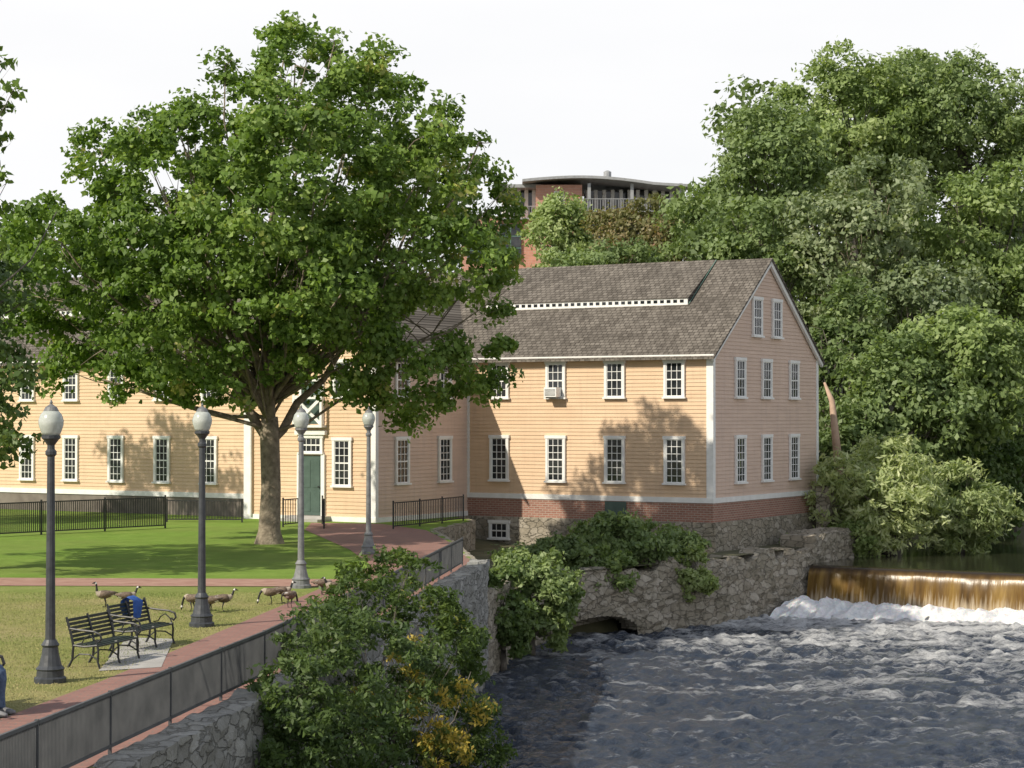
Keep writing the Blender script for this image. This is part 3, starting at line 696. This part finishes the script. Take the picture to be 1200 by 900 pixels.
# ------------------------------------------------------------------ benches
def bench():
    r=thing('park_bench','','bench',(0,0,0),0,'park benches facing the river')
    L_=1.45
    m=MB()
    for k in range(6): m.box(-L_/2,-.28+k*.085,.4-.01*abs(k-2.5),L_/2,-.28+k*.085+.06,.425-.01*abs(k-2.5))
    m.build('seat',M['benchwood'],r)
    m=MB()
    for k in range(6):
        z=.47+k*.07; y=.25+k*.022; m.beam((-L_/2,y,z),(L_/2,y,z),.02,.05)
    m.build('backrest',M['benchwood'],r)
    for x in (-L_/2,0,L_/2):
        m=MB()
        m.tube([(x,-.3,0),(x,-.26,.12),(x,-.27,.3),(x,-.25,.4)],.022,6); m.tube([(x,.32,0),(x,.24,.14),(x,.22,.38),(x,.27,.6),(x,.36,.88)],.022,6)
        m.tube([(x,-.25,.4),(x,0,.37),(x,.22,.39)],.02,6)
        m.tube([(x,-.27,.15),(x,-.1,.24),(x,.1,.24),(x,.24,.14)],.014,6)
        if x!=0:
            m.tube([(x,.29,.68),(x,.1,.66),(x,-.18,.64),(x,-.3,.6),(x,-.33,.52),(x,-.28,.46),(x,-.23,.5)],.02,6)
            m.tube([(x,-.25,.4),(x,-.2,.5),(x,-.1,.58),(x,0,.52),(x,.05,.44),(x,.15,.42)],.012,6)
        m.build('end_frame' if x else 'leg_frame',M['black'],r)
    return r
br=math.atan2(.95,.3); bs=.79
b1=bench(); b1['label']='nearer slatted bench with scrolled iron arms beside the brick walk'; b1.location=(XG(124,28.3),28.3,0); b1.rotation_euler=(0,0,br); b1.scale=(bs,bs,bs)
b2=copy_tree(b1); b2['label']='farther slatted bench with a blue jacket over its back'; b2.location=(XG(168,30.2),30.2,0)
b3=copy_tree(b1); b3['label']='bench at the left picture edge under the seated person'; b3.location=(XG(-54,23.4),23.4,0); b3.rotation_euler=(0,0,math.radians(82)); b3.scale=(1,1,1)
V=[]; nu_,nv_=22,12
for i in range(nu_+1):
    u=i/nu_; s=-.34+u*.8
    for j in range(nv_+1):
        x=-.05+.34*(j/nv_)+.03*math.sin(u*5)
        if s<0: y=.27-.04; z=.86+s*1.0
        elif s<.1: y=.30+ s*.8; z=.90+.02*math.sin(s*30)
        else: y=.42+.02*math.sin(s*9); z=.90-(s-.1)*.9
        nn=mnoise.noise(Vector((x*7,s*5,2)))*.035
        y+=nn*1.0-(.05 if s<0 else 0); z+=nn*.6+.03
        V.append((x,y,z))
V=np.array(V); ii=np.arange((nu_+1)*(nv_+1)).reshape(nu_+1,nv_+1); Q=np.stack([ii[:-1,:-1],ii[:-1,1:],ii[1:,1:],ii[1:,:-1]],-1).reshape(-1,4)
jo=link('jacket',npmesh('jacket',V,Q,M['blue']),loc=b2.location,rz=br); jo.scale=(bs,bs,bs); tag(jo,'blue jacket draped over the back of the farther bench','jacket')

# ------------------------------------------------------------------ geese
t=NT('goose_back'); o=t.obj(); M['gback']=t.finish(t.ramp(t.noise(t.mapping(o,(10,25,25)),1.5,3),[(.35,(.09,.065,.045)),(.6,(.2,.15,.11))]),.8)
M['gblack']=m_noise('goose_black',(.01,.01,.01),(.02,.02,.02),20,.6,0); M['gwhite']=m_noise('goose_white',(.6,.58,.54),(.72,.7,.66),20,.8,0); M['gpale']=m_noise('goose_breast',(.3,.25,.19),(.42,.36,.29),20,.8,.1)
gm=[M['gback'],M['gblack'],M['gwhite'],M['gpale']]
def goose(pose):
    body=[(-.36,.40,.015,.008,1),(-.30,.40,.05,.02,1),(-.24,.385,.075,.05,2),(-.15,.37,.105,.085,0),(-.03,.355,.13,.115,0),(.08,.36,.125,.12,0),(.16,.38,.095,.10,3),(.21,.41,.06,.07,3)]
    if pose==0: neck=[(.235,.46,.036,.04,1),(.24,.53,.028,.03,1),(.245,.60,.026,.028,1),(.255,.66,.028,.03,2),(.28,.70,.034,.036,1),(.315,.695,.026,.024,1),(.35,.682,.014,.012,1),(.375,.678,.006,.005,1)]
    elif pose==1: neck=[(.26,.40,.04,.042,1),(.31,.33,.03,.03,1),(.345,.24,.027,.027,1),(.365,.15,.028,.028,2),(.375,.10,.034,.034,1),(.385,.065,.024,.022,1),(.39,.035,.013,.011,1),(.393,.015,.005,.005,1)]
    else: neck=[(.245,.45,.036,.04,1),(.27,.50,.03,.03,1),(.285,.55,.027,.028,1),(.30,.58,.03,.032,2),(.33,.605,.034,.034,1),(.365,.595,.024,.022,1),(.40,.582,.013,.011,1),(.42,.578,.005,.005,1)]
    pts=body+neck
    m=MB(); m.tube([(p[0],0,p[1]) for p in pts],[(p[2],p[3]) for p in pts],12,[p[4] for p in pts],side=(0,1,0))
    r=thing('goose','','goose',(0,0,0),0,'brown and black geese on the lawn')
    m.build('body',gm,r,smooth=True)
    for s in (-1,1):
        m=MB(); m.tube([(-.32,s*.035,.41),(-.2,s*.09,.40),(-.02,s*.125,.385),(.1,s*.115,.385),(.15,s*.09,.385)],[(.012,.015),(.03,.05),(.035,.085),(.03,.075),(.01,.03)],8,0,side=(0,1,0)); m.build('wing',gm,r,smooth=True)
        m=MB(); m.tube([(.02,s*.06,.28),(.0,s*.06,.2),(-.02,s*.06,.12),(.0,s*.06,.02)],[.03,.018,.01,.009],6)
        m.tube([(-.01,s*.06,.012),(.04,s*.06,.012),(.08,s*.06,.008)],[(.012,.008),(.03,.006),(.035,.004)],6,side=(0,1,0)); m.build('leg',M['gblack'],r,smooth=True)
    return r
protos=[goose(0),goose(1),goose(2)]; used=[0,0,0]
gs=[(124,711,0,200,'left goose of the pair near the far left lawn'),(149,713,2,20,'right goose of the pair near the far left lawn'),(226,716,1,150,'goose feeding just left of the second lamp base'),
(247,718,0,170,'upright goose just right of the second lamp base'),(262,716,2,10,'goose close behind the upright goose right of second lamp'),(318,708,1,190,'goose bending to feed left of the pale lamp base'),
(331,706,2,0,'goose standing close to the left side of the pale lamp base'),(378,697,1,20,'goose feeding right of the pale lamp base'),(392,700,2,200,'rightmost goose beside the brick walk'),(340,712,1,60,'nearest feeding goose in front of the pale lamp')]
for px,py,k,an,lb in gs:
    Y_=F*H/(py-HY); o=protos[k] if not used[k] else copy_tree(protos[k]); used[k]=1
    o.location=(XG(px,Y_),Y_,0); o.rotation_euler=(0,0,math.radians(an)); s_=.64; o.scale=(s_,s_,s_); o['label']=lb

# ------------------------------------------------------------------ person at the left edge
def person():
    bx_,by_=XG(-38,23.4),23.4
    r=thing('person','person in blue jeans and grey top seated at the left edge','person',(bx_,by_,0),math.radians(-8))
    def skin(chains,name,mat,seg=10):
        m=MB()
        for pts,rad in chains: m.tube(pts,rad,seg,side=(0,1,0.001))
        o=m.build(name,mat,r,smooth=True)
        md=o.modifiers.new('r','REMESH'); md.mode='VOXEL'; md.voxel_size=.014; md.use_smooth_shade=True
        return o
    legs=[]
    for s in (-1,1):
        legs.append(([(-.12,s*.09,.52),(.1,s*.11,.53),(.3,s*.12,.53),(.36,s*.12,.5)],[.09,.085,.07,.06]))
        legs.append(([(.35,s*.12,.52),(.36,s*.12,.42),(.35,s*.12,.25),(.36,s*.12,.07)],[.06,.065,.055,.05]))
    torso=[([(-.14,0,.48),(-.16,0,.6),(-.15,0,.78),(-.13,0,.95),(-.12,0,1.02)],[(.17,.13),(.15,.11),(.17,.12),(.19,.1),(.07,.06)])]
    arms=[]
    for s in (-1,1):
        arms.append(([(-.13,s*.2,.95),(-.1,s*.24,.8),(-.05,s*.24,.68)],[.055,.048,.04])); arms.append(([(-.05,s*.24,.68),(.1,s*.18,.62),(.22,s*.12,.62)],[.04,.035,.028]))
    head=[([(-.12,0,1.0),(-.11,0,1.08)],[.055,.05]),([(-.11,0,1.06),(-.1,0,1.12),(-.1,0,1.2),(-.11,0,1.27),(-.12,0,1.3)],[(.05,.06),(.07,.09),(.078,.1),(.065,.085),(.02,.03)]),([(-.02,0,1.16),(.015,0,1.14)],[.018,.012])]
    for s in (-1,1):
        head.append(([(.2,s*.12,.62),(.26,s*.1,.61),(.29,s*.1,.6)],[(.035,.02),(.04,.018),(.03,.015)]))
        for k in range(4): head.append(([(.28,s*.1+(k-1.5)*.019,.605),(.33,s*.1+(k-1.5)*.021,.6),(.36,s*.1+(k-1.5)*.021,.585)],[.0095,.009,.008]))
        head.append(([(.24,s*.075,.61),(.27,s*.055,.6),(.3,s*.05,.59)],[.011,.01,.009]))
        head.append(([(-.105,s*.078,1.15),(-.1,s*.088,1.2)],[.018,.015]))
    skin(head+torso+arms+legs,'body',M['skin'])
    grow=lambda ch,g:[(p,[(q[0]+g,q[1]+g) if hasattr(q,'__len__') else q+g for q in rr]) for p,rr in ch]
    skin(grow(legs,.016),'jeans',M['jeans'])
    skin(grow(torso[:1]+arms,.017),'shirt',M['grey_shirt'])
    skin([([(-.13,0,1.17),(-.135,0,1.24),(-.13,0,1.31)],[(.088,.105),(.085,.1),(.04,.05)])],'hair',M['hair'])
    for s in (-1,1): skin([([(.3,s*.12,.05),(.4,s*.12,.05),(.5,s*.12,.035),(.55,s*.12,.03)],[(.05,.05),(.05,.05),(.05,.035),(.03,.02)])],'shoe',M['shoe'])
person()

# ------------------------------------------------------------------ the big maple
rng=np.random.default_rng(21)
TY=54.5; tb=(XG(316,TY),TY,0)
ML=[(350,80,60),(282,120,48),(422,112,54),(490,165,58),(548,228,48),(530,312,70),(470,290,90),(552,412,48),(492,438,46),(400,400,80),(300,390,90),(300,250,106),(185,215,86),(118,178,50),(80,285,64),(55,368,50),(160,340,86),(105,405,50),(205,412,62),(380,210,100),(225,155,54),(440,448,42),(265,450,38),(480,220,78),(350,330,95),(36,300,30),(578,262,25),(580,350,30),(562,172,23),(345,36,26),(402,48,20),(442,72,25),(88,415,36),(250,320,88),(420,340,82),(150,280,68),(330,160,78),(560,462,26),(58,436,26),(155,425,40),(330,430,40),(240,478,26),(510,476,28),(255,82,22),(158,150,26),(522,128,22),(25,390,26),(570,420,28),(590,305,20),(28,350,30),(200,130,18),(468,100,18),(590,215,18),(200,440,32),(455,468,28),(408,458,26),(285,480,22),(120,440,28),(485,485,20)]
lob=[]
for i,(px,py,r) in enumerate(ML):
    d=math.hypot(px-310,(py-270)*1.1)/300; dep=5.6*math.sqrt(max(.05,1-d*d))
    for s in ((-1,1) if r>50 else (rng.choice([-1,1]),)):
        Y_=TY+s*dep*(.35+.4*rng.random())
        c=W(px+rng.normal()*6,py+rng.normal()*6,Y_); rm=r/F*Y_*.94
        lob.append((tuple(c),(rm,rm*.95,rm*.82),.45+rng.normal()*.07+(.14 if px>430 else 0)))
tree('maple_tree','large full green maple standing on the lawn before the mill','tree',tb,lob,.44,.36,64,.168,M['maple'],M['bark'],5,.28,3.0,nb=1,lk=.62,gap=-.2,lowskip=5.9,wr=.75)

# ------------------------------------------------------------------ other trees
def autotree(px,py,rx,ry,Y_,mat,label,seed,name='tree',cat='tree',bark=None,L=.26,crad=.68,dens=.55,per=46,base=None,nl=26,group=None,ti=.5,shape=.8,gap=-.22,**kw):
    rng=np.random.default_rng(seed)
    c=np.array(W(px,py,Y_)); a=rx/F*Y_; b=ry/F*Y_; lo=[]
    for i in range(nl):
        d=rng.normal(size=3); d/=np.linalg.norm(d)
        if d[1]>.3: d[1]*=-1
        k=.72*(.7+.5*rng.random()); rr=min(a,b)*(.22+.22*rng.random())
        lo.append((tuple(c+d*np.array((a,a*shape,b))*k),(rr,rr,rr*.82),ti+rng.normal()*.12))
    lo.append((tuple(c),(a*.66,a*.66*shape,b*.7),ti-.1))
    X_=c[0]; bz=base if base is not None else float(terr(X_,Y_))-.1
    fz=max(.3,(c[2]-b*.75)-bz)
    return tree(name,label,cat,(X_,Y_,bz),lo,crad,dens,per,L,mat,bark or M['barkdark'],seed,max(.05,.03*(a+b)),fz,group,nb=1,lk=.6,gap=gap,**kw)
G='trees on the wooded far bank'
autotree(905,205,75,108,92,M['mid'],'tall green tree directly behind the mill roof apex',31,group=G)
autotree(1000,150,95,95,99,M['light_leaf'],'tall pale green tree topping the wooded bank left of centre',32,group=G,ti=.45)
autotree(1130,150,125,95,101,M['mid'],'broad green tree at the upper right corner',33,group=G,ti=.65)
autotree(1020,290,98,108,88,M['grey_leaf'],'grey green thin leaved tree with bare branches showing',34,group=G,dens=.34,bark=M['bark'])
autotree(1165,290,90,122,90,M['light_leaf'],'light grey green tree at the right picture edge',35,group=G,ti=.3)
autotree(900,310,70,98,89,M['mid'],'green tree close behind the right roof slope of the mill',36,group=G,ti=.45)
autotree(1120,430,100,95,81,M['light_leaf'],'bright leafy tree above the pale shrubs on the bank',37,group=G,ti=.35)
autotree(985,420,60,112,82,M['mid'],'dark tree beside the gable wall',38,group=G,ti=.25)
autotree(1185,500,80,115,90,M['mid'],'green tree at right edge above the upstream water',39,group=G)
autotree(1050,490,105,92,79,M['mid'],'rounded green tree right of the pale dead trunk',40,group=G,ti=.5)
autotree(950,250,130,180,108,M['mid'],'dark tall tree behind the tree at roof apex',41,group=G,crad=1.0,L=.42,ti=.25,per=36)
autotree(1130,330,145,200,110,M['mid'],'dark tall tree deep in the wood at right',42,group=G,crad=1.0,L=.42,ti=.25,per=36)
autotree(1065,140,70,78,106,M['mid'],'tree filling the skyline between the two tallest trees',66,group=G,ti=.6)
autotree(1070,390,90,90,86,M['grey_leaf'],'tree filling the middle of the wooded bank',63,group=G,ti=.3)
autotree(1110,560,130,90,84,M['dark_leaf'],'dark low tree shading the upstream bank',43,group=G)
autotree(985,545,42,85,77,M['mid'],'dark leafy young tree just right of the gable',44,group=G,crad=.5,L=.22,ti=.3)
autotree(780,290,110,58,116,M['red_leaf'],'rust tinted tree below the brick apartment terrace',45)
autotree(652,278,50,52,122,M['light_leaf'],'yellow green tree in front of the brick apartment block',46,ti=.7)
autotree(850,265,65,65,112,M['mid'],'green tree between rusty tree and wooded bank',47)
autotree(720,318,130,38,108,M['mid'],'low dark tree just above the mill ridge',48)
autotree(20,330,60,70,95,M['mid'],'green tree beyond the left wing roof',49)
S='shrubs on the river banks'
autotree(1040,575,92,76,72.0,M['pale_leaf'],'pale feathery shrub overhanging the water right of the abutment',51,'shrub','shrub',L=.28,crad=.42,per=38,group=S,wr=.3,base=-1.4,ti=.5)
autotree(1125,600,62,58,73.0,M['pale_leaf'],'pale shrub farther right along the upstream bank',52,'shrub','shrub',L=.28,crad=.42,per=38,group=S,wr=.3,base=-1.4,ti=.25)
autotree(998,630,42,28,71.0,M['light_leaf'],'small bright shrub on top of the abutment stones',53,'shrub','shrub',L=.16,crad=.28,group=S,base=-1.2)
autotree(735,642,90,46,61.0,M['mid'],'wide green shrub in front of the mill brick base',54,'shrub','shrub',L=.17,crad=.3,group=S,base=-1.0,ti=.5)
autotree(690,672,58,36,59.0,M['light_leaf'],'leafy green shrub above the stone arch',55,'shrub','shrub',L=.15,crad=.26,group=S,base=-1.0,ti=.25)
autotree(622,705,54,70,53,M['mid'],'upright shrub at the water edge left of the arch',56,'shrub','shrub',L=.15,crad=.27,group=S,base=-2.7,ti=.55)
autotree(590,715,34,58,50,M['dark_leaf'],'narrow shrub hugging the end of the river wall',64,'shrub','shrub',L=.14,crad=.24,group=S,base=-2.7,ti=.7)
autotree(600,658,34,20,58,M['mid'],'low shrub below the small basement window',65,'shrub','shrub',L=.13,crad=.24,group=S,base=-1.0,ti=.5)
autotree(655,662,52,38,58.5,M['mid'],'dark shrub filling the corner right of the basement window',57,'shrub','shrub',L=.15,crad=.28,group=S,base=-1.0,ti=.3)
autotree(812,670,24,44,60.6,M['light_leaf'],'yellow green vine hanging over the terrace wall',58,'vine','vine',L=.14,crad=.18,base=-1.4,ti=.85,nl=8)
autotree(795,640,36,22,62.5,M['mid'],'low green shrub by the mill corner',59,'shrub','shrub',L=.15,crad=.26,group=S,base=-1.0)
autotree(938,640,22,16,68.5,M['light_leaf'],'small plant growing from the gable foundation wall',60,'plant','plant',L=.12,crad=.18,base=-1.0,nl=6)
autotree(530,765,38,45,42.5,M['dark_leaf'],'dark shrub against the foot of the far river wall',61,'shrub','shrub',L=.13,crad=.24,group=S,base=-2.7)
mb=MB(); p0=W(978,500,75); mb.tube([W(984,560,75),p0,W(975,470,75),W(966,448,75)],[.17,.14,.11,.04],8); o=mb.build('dead_trunk',m_noise('bare_wood',(.4,.27,.19),(.6,.43,.32),3,.8,.4),smooth=True); tag(o,'bare pale broken trunk right of the gable','dead tree')
# near bush
rng=np.random.default_rng(77)
NB=[(455,675,36,.4),(425,710,44,.42),(375,750,46,.38),(490,730,50,.42),(350,815,50,.32),(440,790,80,.38),(520,785,46,.38),(505,850,66,.4),(400,865,80,.3),(340,865,44,.32),(475,900,62,.4),(385,705,22,.44),(560,835,24,.42),(410,675,18,.44),(335,785,28,.38),(515,700,24,.4),(575,875,24,.4),(332,755,16,.42),(365,900,60,.3),(545,895,40,.4),(540,745,20,.45),(480,665,18,.45),(400,735,40,.4),(500,668,14,.45),
(472,745,20,.93),(455,762,14,.91),(500,825,32,.92),(545,860,32,.91),(440,835,22,.86),(565,825,16,.89),(520,880,30,.88),(480,790,14,.87),(530,815,22,.91),(425,815,12,.89)]
wallx=lambda y:np.interp(y,[f[1] for f in FL],[f[0] for f in FL])+.5
lob=[]
for px,py,r,ti in NB:
    Y_=30.3+rng.normal()*.4
    if ti>.8: Y_=28.3
    while Y_>23.5 and (px-CX)/F*Y_-.75*r/F*Y_<wallx(Y_) and H-(py-HY)/F*Y_-r/F*Y_<.15: Y_-=.2
    c=W(px,py,Y_); rm=r/F*Y_; lob.append((tuple(c),(rm,rm,rm*.85),ti))
tree('riverside_bush','large dark bush with yellow leaved sprays against the near river wall','bush',(XG(445,29.3),29.3,-2.75),lob,.16,.55,36,.095,M['bush_leaf'],M['barkdark'],78,.06,.6,nb=2,lk=.6,gap=-.14,wr=.4,tj=.16)
lob=[]
for px,py,r in [(-40,330,60),(0,430,42),(-30,500,55),(-90,420,90),(5,350,38),(-80,260,80),(-140,350,100),(10,520,28),(-160,200,120),(-250,300,120),(-70,540,40)]:
    for s in (-1,1):
        Y_=44+s*1.6*rng.random()*1.5; rm=r/F*44; lob.append((tuple(W(px,py,Y_)),(rm,rm,rm*.85),.4))
tree('tree','dark leafy tree cut off by the left picture edge','tree',(XG(-150,44),44,0),lob,.45,.3,50,.18,M['dark_leaf'],M['barkdark'],81,.28,3,nb=1)
lob=[]
for px,py,r in [(4,75,14),(16,102,10),(4,125,8),(3,165,12),(6,215,12),(2,245,10),(0,285,8),(-60,60,50),(-90,160,80),(-55,240,40),(-150,30,120)]:
    Y_=22+rng.normal()*.4; rm=r/F*22; lob.append((tuple(W(px,py,Y_)),(rm,rm,rm*.8),.4))
tree('tree','nearest tree with only a few hanging leaves at upper left','tree',(XG(-260,22),22,0),lob,.13,.3,9,.1,M['maple'],M['barkdark'],83,.16,3.5,nb=1,lk=.22,wr=.7)
autotree(-200,300,150,170,63,M['mid'],'broad tree added out of view at left to dapple the left wing',86,base=0.,gap=-.05,dens=.35)  # unseen tree, added so its gappy crown throws dappled shade on the wing

# ------------------------------------------------------------------ distant apartment building
AY=150; S_=AY/F
def ax(px): return (px-CX)*S_
def az(py): return H-(py-HY)*S_
ap=thing('apartment_building','brick apartment block with glazed rooftop penthouse behind the mill','apartment building',(0,AY,0))
for b in ((540,1,632,252),(628,-.5,682,217),(682,.5,800,250)):
    mb=MB(); mb.box(ax(b[0]),b[1],0,ax(b[2]),12,az(b[3])); mb.build('wall',M['brickfar'],ap)
for b in ((588,2,628,252,220),(686,2.5,796,250,219)):
    mb=MB(); mb.box(ax(b[0]),b[1],az(b[3]),ax(b[2]),10,az(b[4])); mb.build('penthouse_glazing',M['glass'],ap)
mb=MB(); mb.box(ax(580),.2,az(219),ax(634),11,az(215)); mb.build('roof',M['galv'],ap)
mb=MB()
n=14
for i in range(n):
    a=i/n;b=(i+1)/n; f=lambda u:az(212+(-5*math.sin(min(1,u*1.25)*math.pi)) + 6*u*u); xa,xb=ax(612+194*a),ax(612+194*b)
    za,zb_=f(a),f(b)
    mb.add([(xa,-1.5,za-.2),(xb,-1.5,zb_-.2),(xb,11,zb_-.2),(xa,11,za-.2),(xa,-1.5,za),(xb,-1.5,zb_),(xb,11,zb_),(xa,11,za)],[(0,3,2,1),(4,5,6,7),(0,1,5,4),(1,2,6,5),(2,3,7,6),(3,0,4,7)])
mb.build('roof',M['galv'],ap)
for px in range(690,800,10):
    mb=MB(); mb.box(ax(px)-.14,2.3,az(250),ax(px)+.14,2.45,az(218)); mb.build('mullion',M['white'],ap)
for px in range(590,628,9):
    mb=MB(); mb.box(ax(px)-.14,1.8,az(252),ax(px)+.14,1.95,az(219)); mb.build('mullion',M['white'],ap)
for px in (690,740,797):
    mb=MB(); mb.box(ax(px)-.12,-1,az(250),ax(px)+.12,-.8,az(216)); mb.build('column',M['galv'],ap)
for x0,x1,y_,z0,z1 in ((674,803,-1.1,248,235),(582,628,.5,254,241)):
    mb=MB()
    for px in range(x0+2,x1-1,3): mb.box(ax(px)-.018,y_,az(z0),ax(px)+.018,y_+.04,az(z1))
    mb.box(ax(x0),y_-.03,az(z1),ax(x1),y_+.07,az(z1-.8)); mb.box(ax(x0),y_-.1,az(z0+2),ax(x1),y_+1.5,az(z0)); mb.build('balcony_rail',M['galv'],ap)
for px,py,w_,h_ in [(598,282,26,42),(560,285,26,40),(575,330,14,20),(700,275,18,30),(740,275,18,30),(780,275,18,30),(655,300,18,30),(655,235,12,20)]:
    yy=.9 if px<628 else (-.6 if px<682 else .4)
    m=MB(); m.box(ax(px-w_/2),yy-.06,az(py+h_/2),ax(px+w_/2),yy+.02,az(py-h_/2)); wo=m.build('window',M['copper'] if px<628 else M['white'],ap)
    m=MB()
    for i in range(2):
        for j in range(3):
            x0=px-w_/2+w_*i/2+.8; y0=py-h_/2+h_*j/3+.8; m.box(ax(x0),yy-.1,az(y0+h_/3-1.6),ax(x0+w_/2-1.6),yy-.055,az(y0))
    m.build('pane',M['glass'],wo)
m=MB(); m.lathe([(.3,0),(.3,1.0),(.1,1.1)],10,(ax(715),4,az(209))); m.build('vent',M['galv'],ap)
